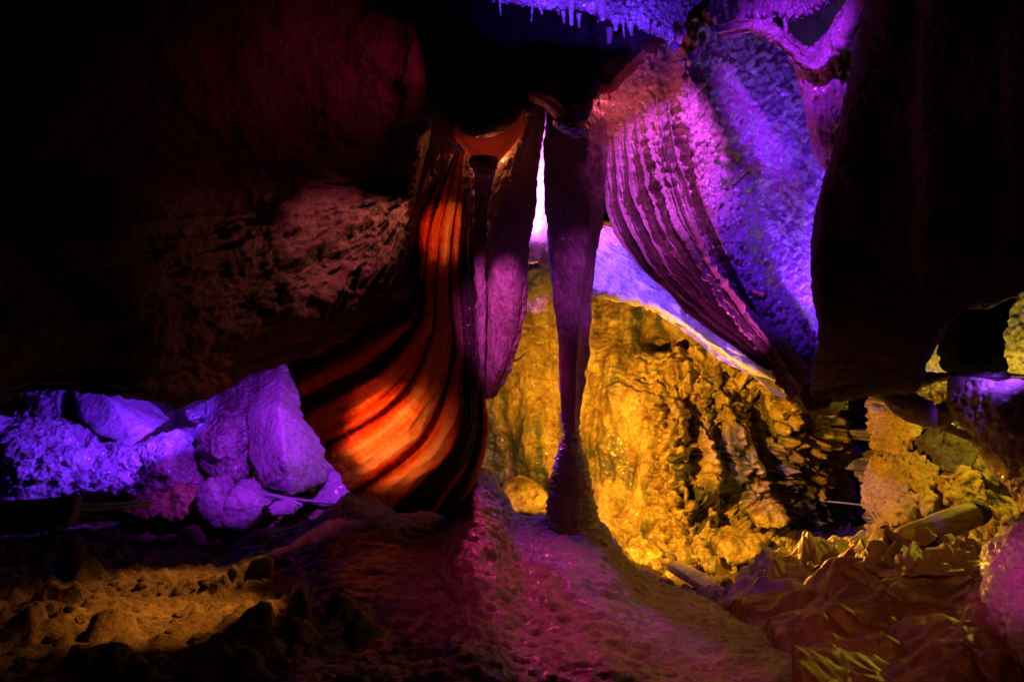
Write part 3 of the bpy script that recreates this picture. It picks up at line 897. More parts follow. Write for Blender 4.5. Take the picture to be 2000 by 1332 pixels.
rows = [
    wall_row(430, (6.4, 6.4, 6.4, 6.4, 6.3, 6.2, 6.1, 6.0, 5.9, 6.2, 7.6, 7.6, 6.4, 5.9, 5.6, 5.3, 4.9, 4.7)),
    wall_row(560, (6.4, 6.4, 6.4, 6.35, 6.2, 6.1, 6.0, 5.9, 5.8, 6.2, 7.6, 7.6, 6.2, 5.6, 5.3, 5.1, 4.7, 4.5)),
    wall_row(640, (6.4, 6.35, 6.3, 6.25, 6.1, 6.05, 5.95, 5.8, 5.8, 6.2, 7.6, 7.6, 6.0, 5.4, 5.2, 5.0, 4.6, 4.4)),
    wall_row(700, (6.4, 6.3, 6.25, 6.2, 6.0, 5.95, 5.85, 5.75, 5.75, 6.2, 7.6, 7.6, 5.9, 5.35, 5.15, 4.95, 4.6, 4.4)),
    wall_row(780, (6.4, 6.3, 6.25, 6.15, 5.95, 5.8, 5.75, 5.75, 5.8, 6.2, 7.6, 7.6, 5.8, 5.3, 5.1, 4.9, 4.6, 4.4)),
    wall_row(860, (6.4, 6.3, 6.25, 6.1, 5.9, 5.75, 5.7, 5.75, 5.85, 6.2, 7.6, 7.6, 5.7, 5.2, 5.05, 4.85, 4.5, 4.3)),
    wall_row(930, (6.4, 6.3, 6.25, 6.05, 5.85, 5.7, 5.65, 5.75, 5.9, 6.3, 7.6, 7.5, 5.5, 5.1, 4.95, 4.75, 4.4, 4.2)),
    wall_row(990, (6.35, 6.25, 6.2, 6.0, 5.75, 5.6, 5.55, 5.65, 5.9, 6.5, 7.5, 7.3, 5.3, 4.95, 4.8, 4.6, 4.3, 4.1)),
    wall_row(1060, (6.2, 6.1, 6.0, 5.8, 5.6, 5.5, 5.4, 5.4, 5.7, 6.3, 7.0, 6.6, 5.0, 4.75, 4.6, 4.4, 4.2, 4.0)),
    wall_row(1150, (5.9, 5.8, 5.7, 5.5, 5.4, 5.3, 5.1, 5.0, 5.0, 5.2, 5.6, 5.3, 4.6, 4.5, 4.4, 4.2, 4.0, 3.9)),
]


def d_wall(P, u, v):
    px = P[:, 0] / P[:, 1] * F + 1000
    py = 666 - (P[:, 2] - EYE) / P[:, 1] * F
    S = P * [1.3, 1.0, .38]
    k = .12 * fbm(S, 1.9, 3, .5, 2) + .07 * (ridged(S, 2.8, 3, .5, 5) - .55)
    lum = sstep(1230, 1330, px) * sstep(560, 680, py)
    f1, f2, i = worley(P * [1.25, .9, .7] + .16 * np.stack([fbm(P, 3.5, 4, .6), fbm(P, 3.5, 4, .6, 5), fbm(P, 3.5, 4, .6, 9)], 1), 4.6, 2)
    k += lum * .20 * (np.clip(1 - (f1 / .95) ** 2, 0, 1) - .5) + lum * .16 * (i - .5) * sstep(.0, .05, f2 - f1) - lum * .05 * sstep(.05, 0, f2 - f1)
    f1, f2, i = worley(P * [1.2, 1, .8], 12, 5)
    k += lum * .05 * (np.clip(1 - (f1 / .9) ** 2, 0, 1) - .4) + lum * .05 * (ridged(P * [1, 1, .7], 6, 4, .6, 9) - .55)
    cr = np.abs(perlin(P * [1.6, 1, 1.1] * 2.1 + .3 * np.stack([fbm(P, 5, 2), fbm(P, 5, 2, .5, 3), fbm(P, 5, 2, .5, 6)], 1)))
    k -= .05 * sstep(.035, 0, cr) * sstep(-.1, .2, fbm(P, 1.7, 2, .5, 11))
    # horizontal hollow under the top of the wall
    k -= .20 * np.exp(-(((py - 662 - .07 * (px - 1330)) / 17) ** 2)) * sstep(1240, 1285, px) * sstep(1480, 1390, px)
    # upright hollows between the pillars
    for (cx, cy, sx, sy, a) in ((1352, 880, 15, 70, .22), (1418, 900, 14, 75, .2), (1498, 860, 26, 80, .28), (1278, 850, 8, 120, .06)):
        k -= a * np.exp(-((px - cx - .1 * (py - cy)) / sx) ** 2 - ((py - cy) / sy) ** 2)
    rub = sstep(1700, 1760, px)
    f1, f2, i = worley(P, 9, 8)
    k += rub * (.08 * (np.clip(1 - (f1 / .9) ** 2, 0, 1) - .4) + .04 * fbm(P, 9, 4, .6))
    return k + .018 * (ridged(P * [1.4, 1, .4], 7, 3, .5, 3) - .55) + .012 * fbm(P, 14, 4, .6) + .004 * fbm(P, 45, 2)


o = surf('ochre_wall', rows, 420, 900, M['ochre'], d_wall, .1, even=True)
tag(o, 'wet ochre rock wall lit yellow at the back, folded into pillars and hollows', 'rock wall')

# stones at the foot of the wall
stones = [([(1225, 1075, 5.0), (1262, 1062, 5.0), (1300, 1078, 4.9), (1296, 1110, 4.9), (1250, 1112, 4.9)], 'flat yellow lit stone at the wall foot right of the column base'),
          ([(1272, 1100, 4.8), (1310, 1092, 4.85), (1336, 1118, 4.8), (1312, 1140, 4.75), (1280, 1130, 4.8)], 'blocky yellow stone between the flat stone and the plank'),
          ([(1470, 1010, 5.2), (1520, 985, 5.2), (1545, 1000, 5.2), (1540, 1030, 5.1), (1490, 1040, 5.1)], 'small lump of ochre rubble below the wall pillars'),
          ([(1390, 1062, 5.0), (1440, 1040, 5.05), (1500, 1046, 5.0), (1510, 1090, 4.9), (1440, 1110, 4.85), (1395, 1095, 4.9)], 'knobbly ochre boulder at the wall foot behind the tarpaulin'),
          ([(975, 945, 5.7), (1010, 932, 5.7), (1050, 940, 5.7), (1075, 975, 5.6), (1068, 1010, 5.6), (985, 1005, 5.6)], 'rounded ochre boulder against the wall left of the column base')]
for pts, lab in stones:
    tag(boulder('rubble_stone', pts, M['ochre'], .011, .03, .3, .01), lab, 'stone')

# rubble bank on the right
bank = [([(1742, 800, 4.9), (1770, 790, 4.85), (1800, 830, 4.8), (1800, 900, 4.75), (1760, 910, 4.8), (1740, 860, 4.9)], 'upright ochre rock at the left edge of the rubble bank'),
        ([(1735, 900, 4.8), (1790, 880, 4.7), (1835, 900, 4.65), (1850, 960, 4.6), (1830, 1010, 4.5), (1750, 1040, 4.55), (1718, 1040, 4.7)], 'broad crumbling ochre rock in the middle of the rubble bank'),
        ([(1800, 860, 4.7), (1850, 840, 4.65), (1905, 850, 4.6), (1925, 900, 4.55), (1890, 940, 4.5), (1830, 915, 4.6)], 'dark capped rock on top of the rubble bank'),
        ([(1840, 930, 4.5), (1890, 915, 4.5), (1935, 930, 4.45), (1945, 985, 4.4), (1895, 1000, 4.4), (1850, 990, 4.45)], 'rough grey ochre rock above the right end of the pale log')]
for i, (pts, lab) in enumerate(bank):
    tag(boulder('rubble_rock', pts, M['rubble'] if i != 2 else M['dark'], .010, .05, .4, .016, 1, seed=i * 3.1, fine=.008), lab, 'rock')

# ------------------------------------------------------------------ pitted yellow ceiling at the far right
rows = [[(1700, 520, 4.9), (1800, 500, 4.8), (1900, 480, 4.7), (2000, 470, 4.6), (2150, 460, 4.5)],
        [(1720, 610, 4.9), (1800, 600, 4.8), (1900, 590, 4.7), (2000, 580, 4.6), (2150, 580, 4.5)],
        [(1740, 690, 4.9), (1810, 690, 4.8), (1900, 690, 4.75), (2000, 690, 4.6), (2150, 690, 4.5)],
        [(1750, 745, 5.0), (1810, 748, 4.9), (1900, 750, 4.85), (2000, 750, 4.7), (2150, 750, 4.6)],
        [(1750, 765, 5.3), (1810, 768, 5.2), (1900, 770, 5.2), (2000, 770, 5.1), (2150, 770, 5.0)]]
o = surf('pitted_ceiling_rock', rows, 150, 260, M['pitted'], lambda P, u, v: .03 * fbm(P, 4, 3) + d_popcorn(P, 26, .03, 3) + .008 * fbm(P, 40, 3), .1)
tag(o, 'pitted greenish yellow ceiling rock at the far right edge', 'ceiling rock')
o = boulder('dark_opening_block', [(1862, 560, 3.8), (1930, 545, 3.8), (1985, 560, 3.8), (1972, 640, 3.85), (1948, 700, 3.9), (1952, 744, 3.95), (1890, 756, 3.95), (1872, 690, 3.9)], M['black'], .012, .05, .3, cuts=0)  # black block added where the ceiling opening lies in shade
tag(o, 'black block standing in for the dark opening in the pitted yellow ceiling', 'rock')

# arch and flowstone pillar at the right edge
o = loft('flowstone_pillar', [(1886, 2140, 738, 3.5, .35), (1884, 2140, 775, 3.45, .36), (1902, 2150, 820, 3.4, .36), (1934, 2160, 870, 3.35, .34), (1962, 2170, 920, 3.3, .32), (2002, 2190, 970, 3.2, .3), (2024, 2200, 1005, 3.1, .28), (2020, 2210, 1040, 3.0, .3),
                              (1982, 2220, 1090, 2.9, .36), (1968, 2240, 1150, 2.8, .4), (1976, 2260, 1220, 2.7, .42), (1994, 2280, 1290, 2.6, .42), (2010, 2300, 1400, 2.5, .42)], 320, 240, M['flow'],
         lambda P, u, v: .03 * fbm(P, 4, 3) + .03 * (ridged(P * [1, 1, .6], 6, 3, .5) - .55) - .012 * sstep(.4, .1, worley(P, 22, 2)[0]) + .006 * fbm(P, 30, 3))
tag(o, 'lumpy violet flowstone pillar bulging in at the right edge', 'flowstone pillar')
ar = thing('flowstone_arch', 'pale violet natural arch with two holes beside the right pillar', 'arch', W(1830, 840, 3.7))
dis = lambda P, u, v: .012 * fbm(P, 9, 3) + .006 * fbm(P, 30, 3)
tube('arch_limb', [W(1690, 752, 3.85), W(1735, 764, 3.8), W(1775, 790, 3.75), W(1828, 812, 3.7), W(1866, 792, 3.65), (W(1905, 772, 3.6))], [.035, .05, .062, .05, .045, .06], M['flow'], 40, 110, dis, ar)
tube('arch_limb', [W(1760, 764, 3.85), W(1800, 742, 3.8), W(1850, 736, 3.75), W(1900, 744, 3.7), W(1950, 760, 3.6)], [.05, .028, .02, .032, .08], M['flow'], 36, 100, dis, ar)
tube('arch_limb', [W(1822, 815, 3.75), W(1860, 838, 3.75), W(1905, 856, 3.7), W(1950, 880, 3.6)], [.03, .02, .028, .06], M['flow'], 32, 80, dis, ar)

# ------------------------------------------------------------------ log, plank, tarpaulin, plastic bundle, cables
lg = thing('pale_log', 'pale worn log lying across the rubble at the right', 'log', W(1820, 1070, 3.75))
a, b = W(1748, 1060, 3.72), W(1902, 1004, 3.84)
ax = (b - a)
pts = [a - ax * .02, a + ax * .02, a + ax * .1, a + ax * .3, a + ax * .55, a + ax * .8, a + ax]
tube('trunk', pts, [.012, .036, .052, .058, .060, .060, .057], M['log'], 40, 120, lambda P, u, v: .004 * fbm(P * [.4, 1, 1], 14, 3), lg)
c = a + ax * 1.0
tube('dark_end', [c + ax * .0, c + ax * .06, c + ax * .12], [.058, .06, .05], M['dark'], 40, 20, lambda P, u, v: .004 * fbm(P, 20, 3), lg)  # dark colour stands in for the shaded hollow of the log end

a, b = W(1312, 1112, 4.55), W(1470, 1212, 4.2)
ax = (b - a) / np.linalg.norm(b - a)
sd = np.cross(ax, [0, 0, 1])
sd /= np.linalg.norm(sd)
up = np.cross(sd, ax)
n1, n2 = 90, 10
Lp = np.linalg.norm(b - a)
ring = []
prof = [(-.055, -.018), (.055, -.018), (.055, .018), (-.055, .018)]
fine_prof = []
for k in range(4):
    p, q = np.array(prof[k]), np.array(prof[(k + 1) % 4])
    for j in range(8):
        fine_prof.append(p + (q - p) * (j / 8))
G = np.array([[a + ax * Lp * t + sd * p[0] + up * (p[1] + .03) for p in fine_prof] for t in np.linspace(0, 1, n1)])
P = G.reshape(-1, 3)
P = P + .006 * np.stack([fbm(P, 12, 3, .5, 1), fbm(P, 12, 3, .5, 3), fbm(P, 12, 3, .5, 5)], 1)
q = gridfaces(n1, 32, True).tolist() + [list(range(32)), [(n1 - 1) * 32 + k for k in range(32)][::-1]]
tag(make('plank', P, q, M['plank'], smooth=False), 'muddy wooden plank lying in the pit behind the mound edge', 'plank')


def crumple(P2, n, seed, amp, smin=.1, smax=.5):
    """creased cloth: many folded half planes, each a straight crease of limited reach"""
    rs = np.random.RandomState(seed)
    lo, hi = P2.min(0), P2.max(0)
    z = np.zeros(len(P2))
    for k in range(n):
        c = lo + rs.rand(2) * (hi - lo)
        t = rs.rand() * np.pi
        dr = np.array([np.cos(t), np.sin(t)])
        s = smin + rs.rand() * (smax - smin)
        x = (P2 - c) @ dr
        y = (P2 - c) @ np.array([-dr[1], dr[0]])
        wgt = np.clip(1 - np.abs(y) / (s * 1.3), 0, 1) * np.clip(1 - np.abs(x) / s, 0, 1)
        z += amp * s * rs.choice([-1, 1, 1]) * wgt * (1.2 if rs.rand() < .3 else .6)
    return z


def facets(P2, s, a, off):
    """network of sharp creases, as in stiff crumpled sheeting"""
    Q = np.stack([P2[:, 0], P2[:, 1], np.zeros(len(P2)) + .37], 1)
    Q = Q + .06 * np.stack([fbm(Q, 4, 2, .5, off), fbm(Q, 4, 2, .5, off + 3), 0 * Q[:, 0]], 1)
    f1, f2, i = worley(Q * [1, 1.3, 1], s, off)
    return a * (np.minimum(f2 - f1, .7) * 1.5)


rows = [[(1400, 1190, 4.0), (1470, 1140, 4.2), (1560, 1092, 4.3), (1640, 1080, 4.3), (1720, 1075, 4.0), (1800, 1090, 3.85), (1880, 1092, 3.7), (1990, 1090, 3.6)],
        [(1420, 1215, 3.8), (1490, 1175, 3.9), (1570, 1140, 4.0), (1640, 1120, 4.0), (1720, 1105, 3.9), (1800, 1110, 3.7), (1880, 1120, 3.6), (1990, 1130, 3.4)],
        [(1470, 1260, 3.4), (1530, 1230, 3.45), (1600, 1205, 3.5), (1660, 1190, 3.5), (1730, 1190, 3.4), (1800, 1200, 3.3), (1880, 1220, 3.2), (1990, 1230, 3.0)],
        [(1540, 1340, 2.85), (1600, 1310, 2.9), (1650, 1300, 2.95), (1710, 1290, 2.95), (1770, 1290, 2.9), (1840, 1290, 2.85), (1900, 1300, 2.8), (1990, 1310, 2.7)],
        [(1560, 1460, 2.4), (1620, 1450, 2.4), (1680, 1440, 2.4), (1730, 1440, 2.4), (1790, 1440, 2.4), (1850, 1440, 2.4), (1920, 1440, 2.4), (2010, 1440, 2.4)]]


def d_tarp(P, u, v):
    U = np.stack([P[:, 0], P[:, 1]], 1)
    return crumple(U, 700, 4, .17, .05, .22) * sstep(0, .08, u) * sstep(0, .1, v) + facets(U, 4.0, .05, 1) + facets(U, 9, .016, 4) + .002 * fbm(P, 20, 2)


o = surf('crumpled_tarpaulin', rows, 300, 300, M['tarp'], d_tarp, .006)
tag(o, 'crumpled brown tarpaulin heaped over the floor at the lower right', 'tarpaulin')


def d_bag(P, u, v):
    U = np.stack([u * 2.2, v * .9], 1)
    return crumple(U, 300, 9, .12, .06, .26) + facets(U, 4, .07, 2) + facets(U, 9, .03, 5) + .004 * fbm(P, 22, 2)


o = loft('plastic_bundle', [(1740, 1870, 1082, 3.55, .05), (1708, 1896, 1096, 3.52, .12), (1692, 1906, 1120, 3.55, .2), (1690, 1904, 1165, 3.5, .22), (1700, 1890, 1205, 3.45, .22), (1712, 1868, 1236, 3.42, .2), (1730, 1850, 1262, 3.4, .15)], 200, 240, M['sheet'], d_bag)
tag(o, 'dusty crumpled plastic bundle with pale creases resting on the tarpaulin', 'plastic bundle')


def d_sheet(P, u, v):
    return crumple(np.stack([u * .7, v * .35], 1), 200, 21, .22, .03, .12) + facets(np.stack([u * .9, v * .35], 1), 12, .03, 7)


rows = [[(1440, 1130, 4.35), (1500, 1095, 4.4), (1560, 1085, 4.4), (1620, 1062, 4.4), (1690, 1042, 4.4)],
        [(1452, 1146, 4.2), (1506, 1120, 4.22), (1566, 1100, 4.25), (1626, 1085, 4.25), (1690, 1062, 4.25)],
        [(1470, 1172, 4.1), (1520, 1150, 4.1), (1575, 1128, 4.1), (1630, 1105, 4.1), (1694, 1082, 4.1)]]
o = surf('torn_sheet', rows, 100, 180, M['sheet'], d_sheet, .006)
tag(o, 'strip of torn pale sheeting along the back edge of the tarpaulin', 'sheeting')


def cable(pts, lab, r=.009, group='power cables across the cave floor'):
    o = tube('cable', [W(*p) for p in pts], r, M['wire'], 10, 90)
    return tag(o, lab, 'cable', group)


cable([(-200, 976, 4.3), (0, 980, 4.25), (90, 978, 4.25), (170, 986, 4.3), (260, 982, 4.4), (300, 978, 4.5)], 'uppermost cable of the bundle at the left edge')
cable([(-200, 984, 4.27), (0, 987, 4.22), (90, 986, 4.22), (170, 992, 4.28), (240, 990, 4.35), (290, 986, 4.45)], 'middle cable of the bundle at the left edge')
cable([(-200, 992, 4.24), (0, 994, 4.2), (90, 993, 4.2), (160, 996, 4.26), (230, 993, 4.35)], 'lowest cable of the bundle at the left edge')
cable([(-200, 998, 4.2), (0, 999, 4.17), (80, 1000, 4.18), (140, 1004, 4.2), (200, 1010, 4.24)], 'cable ducking behind the leaning dark slab at the left edge', .007)
cable([(480, 962, 4.75), (520, 964, 4.7), (570, 974, 4.66), (620, 980, 4.62), (655, 984, 4.6)], 'upper dark cable below the pink boulder', .008)
cable([(485, 972, 4.72), (525, 968, 4.66), (560, 976, 4.62), (590, 988, 4.6), (560, 992, 4.62), (520, 986, 4.68)], 'looped pale cable below the pink boulder', .008)
cable([(1600, 978, 6.0), (1650, 982, 5.9), (1700, 988, 5.7), (1740, 990, 5.5)], 'thin yellow lit cable crossing the mouth of the dark passage', .006)

# ------------------------------------------------------------------ boulders at the left, under the overhang
bl = [
    ([(552, 706, 5.3), (606, 812, 5.0), (674, 902, 4.95), (636, 945, 4.8), (572, 968, 4.66), (488, 945, 4.86), (484, 800, 5.05), (545, 800, 4.82), (556, 900, 4.62)], 'big smooth pink boulder left of the orange shell', .012, .004),
    ([(430, 765, 5.6), (520, 722, 5.5), (568, 700, 5.45), (578, 745, 5.35), (530, 775, 5.25), (440, 815, 5.3), (360, 838, 5.45), (340, 818, 5.6)], 'long sloping violet slab behind the pink boulder', .03, .014),
    ([(372, 830, 5.2), (430, 800, 5.15), (488, 800, 5.1), (492, 880, 4.95), (470, 940, 4.9), (420, 950, 4.9), (380, 900, 5.0), (430, 860, 4.9)], 'pitted violet block wedged left of the pink boulder', .03, .018),
    ([(250, 870, 5.1), (330, 832, 5.1), (352, 850, 5.05), (388, 935, 4.9), (396, 980, 4.85), (250, 988, 4.85), (225, 950, 4.95), (310, 905, 4.8)], 'broad violet boulder in the middle of the left pile', .025, .016),
    ([(140, 765, 5.4), (178, 742, 5.4), (225, 790, 5.2), (296, 842, 5.1), (260, 872, 5.0), (190, 850, 5.1), (150, 810, 5.3)], 'smooth blue violet diagonal slab in the left pile', .012, .004),
    ([(60, 760, 5.6), (112, 742, 5.5), (150, 800, 5.4), (130, 860, 5.3), (60, 850, 5.4), (10, 820, 5.6)], 'upright violet rock behind the diagonal slab', .03, .018),
    ([(-120, 860, 5.0), (-20, 812, 5.0), (90, 820, 5.0), (190, 880, 4.9), (215, 940, 4.75), (180, 985, 4.7), (40, 990, 4.6), (-120, 985, 4.6), (70, 900, 4.68)], 'large rugged violet boulder at the left edge', .045, .024),
    ([(170, 870, 5.0), (250, 860, 5.0), (270, 910, 4.9), (240, 970, 4.8), (180, 950, 4.85)], 'shadowed violet rock between the rugged and the broad boulder', .03, .016),
    ([(380, 965, 4.6), (405, 930, 4.62), (430, 985, 4.5), (436, 1040, 4.4), (410, 1030, 4.42), (385, 1000, 4.5)], 'narrow lilac stone standing at the gravel edge', .02, .006),
    ([(425, 985, 4.55), (455, 945, 4.6), (490, 955, 4.6), (520, 990, 4.5), (515, 1015, 4.45), (470, 1040, 4.4), (430, 1028, 4.42)], 'rounded pitted lilac stone below the pink boulder', .02, .012),
    ([(520, 990, 4.52), (548, 978, 4.55), (576, 990, 4.5), (572, 1006, 4.46), (530, 1010, 4.46)], 'small flat stone beside the looped cable', .008, .003),
    ([(598, 985, 4.8), (625, 938, 4.85), (672, 905, 4.85), (690, 950, 4.8), (680, 985, 4.7), (640, 992, 4.7)], 'greyish yellow slab leaning beside the foot of the orange shell', .012, .004),
    ([(300, 1000, 4.7), (330, 950, 4.75), (372, 955, 4.7), (392, 985, 4.62), (360, 1020, 4.55), (310, 1020, 4.6)], 'brown crumbly rock below the broad violet boulder', .03, .014),
    ([(228, 1000, 4.7), (270, 968, 4.75), (330, 965, 4.7), (330, 1000, 4.6), (280, 1015, 4.6)], 'low brown rock left of the crumbly rock', .025, .012),
]
for i, (pts, lab, amp, pit) in enumerate(bl):
    o = boulder('boulder', pts, M['rubble'] if i >= 12 else (M['pitted'] if pit > .013 else M['boulder']), .0115, amp, .5, pit, 1, seed=i * 2.3, fine=.003 if amp < .015 else .005, cuts=7 if amp > .015 else 1)
    tag(o, lab, 'boulder' if i < 8 else 'stone', None)
o = boulder('leaning_slab', [(58, 1030, 3.95), (100, 975, 4.0), (146, 960, 4.0), (148, 985, 3.95), (132, 1035, 3.85), (95, 1045, 3.82)], M['gravel'], .009, .01, .12)
tag(o, 'dark slab of stone leaning over the cables at the left', 'stone')

# back wall behind the left boulders
rows = [[(-400, 560, 6.6), (-100, 560, 6.8), (200, 560, 6.9), (450, 560, 6.9), (700, 560, 6.8), (900, 560, 6.9)],
        [(-400, 750, 6.4), (-100, 750, 6.6), (200, 740, 6.7), (450, 740, 6.6), (700, 740, 6.6), (900, 740, 6.8)],
        [(-400, 900, 6.2), (-100, 900, 6.2), (200, 900, 6.3), (450, 900, 6.2), (700, 900, 6.3), (900, 900, 6.5)],
        [(-400, 1060, 5.9), (-100, 1060, 5.9), (200, 1060, 5.9), (450, 1060, 5.9), (700, 1060, 5.9), (900, 1060, 6.2)]]
o = surf('shadowed_back_wall', rows, 160, 300, M['dark'], d_rock(.12, 1.5, .01, 40), .1)
tag(o, 'shadowed rock wall behind the violet boulder pile', 'rock wall')

# loose stones on the gravel (one shape, real copies)
proto = boulder('loose_stone', [(980, 640, 4.0), (1005, 630, 3.98), (1024, 650, 4.0), (1020, 676, 3.96), (990, 684, 3.96), (974, 664, 4.0), (1000, 655, 3.93)], M['gravel'], .006, .012, .1, .0, 2)
rs = random.Random(3)
for k in range(46):
    o = proto if k == 0 else proto.copy()
    if k:
        COL.objects.link(o)
    t = rs.random()
    px = rs.uniform(10, 420)
    d = rs.uniform(2.55, 4.2)
    x = (px - 1000) / F * d
    s = rs.uniform(.14, .42)
    o.location = (x, d, floor_z(x, d) - .014 * s / .3)
    o.scale = (s * rs.uniform(.8, 1.3), s, s * rs.uniform(.6, 1))
    o.rotation_euler = (rs.uniform(-.3, .3), rs.uniform(-.3, .3), rs.uniform(0, 6.28))
    tag(o, 'small loose stone half sunk in the orange lit gravel', 'stone', 'loose stones on the gravel at the lower left')

for k in range(34):
    o = proto.copy()
    COL.objects.link(o)
    o.name = 'ochre_stone'
    if k < 20:
        px, d = rs.uniform(1240, 1500), rs.uniform(4.5, 5.15)
    else:
        px, d = rs.uniform(1620, 1900), rs.uniform(4.1, 4.6)
    x = (px - 1000) / F * d
    q = rs.uniform(.2, .8)
    o.location = (x, d, floor_z(x, d) - .008)
    o.scale = (q * rs.uniform(.8, 1.4), q, q * rs.uniform(.6, 1))
    o.rotation_euler = (rs.uniform(-.4, .4), rs.uniform(-.4, .4), rs.uniform(0, 6.28))
    tag(o, 'small loose ochre stone scattered at the foot of the yellow lit wall or rubble bank', 'stone', 'loose ochre stones in the pit')

# ------------------------------------------------------------------ lamps
def lamp(name, pos, power, color, rad=.04, target=None, cone=None, blend=.5):
    l = bpy.data.lights.new(name, 'SPOT' if target is not None else 'POINT')
    l.energy = power
    l.color = color
    l.shadow_soft_size = rad
    o = bpy.data.objects.new(name, l)
    o.location = Vector(W(*pos))
    if target is not None:
        l.spot_size = math.radians(cone)
        l.spot_blend = blend
        dv = Vector(W(*target)) - o.location
        o.rotation_euler = dv.to_track_quat('-Z', 'Y').to_euler()
    COL.objects.link(o)
    return o


VIO = (.15, .018, 1.0)
BLU = (.13, .025, 1.0)
PUR = (.36, .02, 1.0)
MAG = (.92, .04, .22)
YEL = (1.0, .465, .025)
ORA = (1.0, .36, .04)
SHE = (1.0, .46, .14)

# yellow floods hidden behind the mound
lamp('yellow_flood', (1112, 860, 4.46), 165, YEL, .03, (1440, 840, 5.8), 128, .6)
lamp('yellow_flood', (990, 960, 4.75), 26, YEL, .05, (1010, 780, 6.3), 140, .4)
# orange lamps behind the shell
lamp('shell_lamp', (752, 826, 4.2), 40, SHE, .03, (735, 845, 3.9), 104, 1.0)
lamp('shell_lamp', (858, 455, 4.12), 16.0, SHE, .02, (858, 450, 3.9), 90, 1.0)
# orange lamps in open air, raking the gravel
lamp('gravel_lamp', (580, 800, 4.22), 40, ORA, .012, (300, 1180, 3.5), 52, 1.0)
lamp('gravel_lamp', (900, 640, 3.1), 120, ORA, .008, (335, 1215, 3.15), 27, .9)  # second one added in front of the shell to brighten the gravel
# violet lamps behind the pointed curtain: rim of the column, milky ledge, pink drapery
lamp('rim_lamp', (1000, 290, 4.3), 50, (.22, .05, 1.0), .02, (1078, 620, 4.12), 46, .6)
lamp('rim_lamp', (985, 985, 4.5), 34, (.22, .05, 1.0), .02, (1085, 780, 4.15), 50, .5)
lamp('violet_lamp', (1000, 400, 4.45), 130, (.20, .06, 1.0), .03, (1310, 548, 4.85), 54, .6)
lamp('pink_lamp', (990, 350, 4.5), 170, (.62, .12, .85), .02, (1056, 370, 4.95), 84, .5)
lamp('lip_fill', (955, 288, 4.0), 1.6, (1, .2, .06), .006)  # tiny points added behind the three lips to make them glow
lamp('lip_fill', (1105, 205, 3.93), .9, (.8, .1, .5), .006)
lamp('lip_fill', (1215, 175, 4.02), 1.8, (1, .12, .2), .006)
# blue violet lamps behind the black right mass, on the right half of the flowstone
lamp('blue_lamp', (1700, 330, 3.72), 110, VIO, .03, (1480, 360, 4.5), 130, .4)
lamp('blue_lamp', (1690, 620, 4.05), 46, VIO, .03, (1560, 500, 4.5), 58, .4)
lamp('blue_lamp', (1570, -220, 3.1), 90, PUR, .03, (1550, 60, 3.9), 40, .8)  # added above the top of view to light the V rib
for cx_, cy_ in ((1020, 2), (1110, 6), (1200, 26), (1290, 52)):
    lamp('strip_fill', (cx_, cy_ + 36, 3.34), 7, BLU, .01, (cx_, cy_, 3.56), 62, .6)  # fill spots added in mid-air, unseen, to brighten the crystal strip
# pink spots and added blue fills on the ribs
lamp('rib_spot', (1180, -220, 2.5), 40, (.72, .07, .62), .03, (1300, 360, 4.2), 30, .8)
lamp('rib_lamp', (1560, -240, 3.05), 190, (.62, .06, .85), .02, (1310, 330, 4.15), 31, .9)
lamp('blue_lamp', (1610, -250, 3.0), 150, VIO, .02, (1490, 460, 4.2), 30, .9)  # fill added for the dark zone right of the ridge
lamp('blue_lamp', (1640, 250, 4.3), 12, VIO, .02, (1500, 200, 4.6), 130, .5)  # weak fill added behind the lace curtain
lamp('rib_lamp', (1330, 980, 3.8), 60, (.8, .06, .55), .02, (1400, 590, 4.1), 40, .8)  # added in open air above the pit to light the lower folds
# violet lamps under the overhang, on the boulder pile
lamp('boulder_lamp', (400, 706, 4.6), 150, VIO, .015, (60, 840, 5.6), 84, .5)
lamp('boulder_lamp', (520, 702, 4.2), 52, PUR, .03, (540, 850, 4.9), 90, .5)
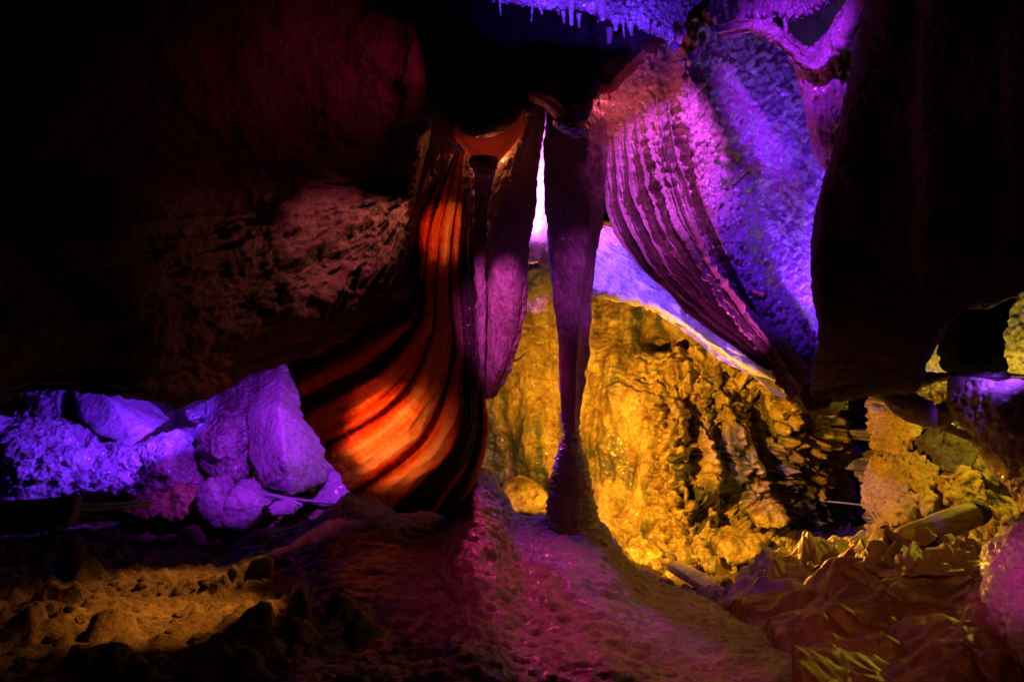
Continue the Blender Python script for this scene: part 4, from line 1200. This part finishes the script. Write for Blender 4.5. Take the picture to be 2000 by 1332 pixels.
# magenta spots in open air on mound, curtain, column and pillar
lamp('front_spot', (1250, -160, 2.1), 36, MAG, .03, (1080, 1180, 3.3), 36, 1.0)
lamp('mound_lamp', (1005, 560, 4.55), 40, MAG, .02, (1110, 1180, 3.3), 56, .8)
lamp('curtain_spot', (860, -170, 2.6), 420, (.72, .06, .55), .02, (988, 650, 4.0), 16, 1.0)
lamp('curtain_spot', (1230, -200, 2.6), 110, (.6, .05, .7), .02, (1126, 560, 4.05), 13, 1.0)  # extra narrow spot added to tint the column
lamp('front_spot', (1880, 350, 1.9), 60, (.8, .03, .45), .03, (2080, 1130, 2.8), 24, .8)  # added in mid-air to colour the right pillar
lamp('heap_fill', (1390, 900, 4.9), 120, (1, .40, .03), .015, (1710, 1060, 4.05), 50, .6)  # unseen lamp added behind the heap to catch its crests
lamp('warm_fill', (1300, -260, 1.9), 44, (1, .27, .05), .03, (1520, 1200, 3.4), 52, 1.0)  # added overhead to warm the tarpaulin and mound
# dim red wash on the upper left wall and ledge
lamp('ledge_lamp', (700, -330, 2.85), 120, (1, .13, .17), .01, (650, 470, 3.64), 21, 1.0)
lamp('ledge_lamp', (878, 372, 3.72), 12, (1, .2, .12), .006, (700, 460, 3.68), 60, 1.0)
lamp('wall_lamp', (930, 60, 3.2), 5, (1, .03, .14), .03, (660, 150, 3.5), 70, 1.0)
# yellow on the pitted ceiling and violet on the arch at far right
lamp('far_right_lamp', (1965, 775, 4.25), 16, (.9, .62, .03), .03)
lamp('arch_lamp', (2000, 600, 3.05), 34, (.30, .06, 1.0), .03, (1950, 780, 3.45), 38, .8)

# ------------------------------------------------------------------ world, camera, render
w = bpy.data.worlds.new('World')
SC.world = w
w.use_nodes = True
w.node_tree.nodes['Background'].inputs[0].default_value = (.0006, .0004, .0005, 1)
w.node_tree.nodes['Background'].inputs[1].default_value = 1.0

cam = bpy.data.cameras.new('camera')
cam.lens = 36 * F / 2000
cam.sensor_width = 36
cam.clip_start = .05
cam.clip_end = 200
co = bpy.data.objects.new('camera', cam)
co.location = (0, 0, EYE)
co.rotation_euler = (math.pi / 2, 0, 0)
COL.objects.link(co)
SC.camera = co

SC.render.engine = 'CYCLES'
SC.cycles.use_denoising = True
SC.cycles.use_adaptive_sampling = False
SC.cycles.max_bounces = 6
SC.cycles.diffuse_bounces = 1
SC.cycles.glossy_bounces = 2
SC.cycles.sample_clamp_indirect = 4.0
SC.cycles.caustics_reflective = False
SC.cycles.caustics_refractive = False
SC.view_settings.view_transform = 'Standard'
SC.view_settings.look = 'None'
SC.view_settings.exposure = 0.45
SC.view_settings.gamma = 1
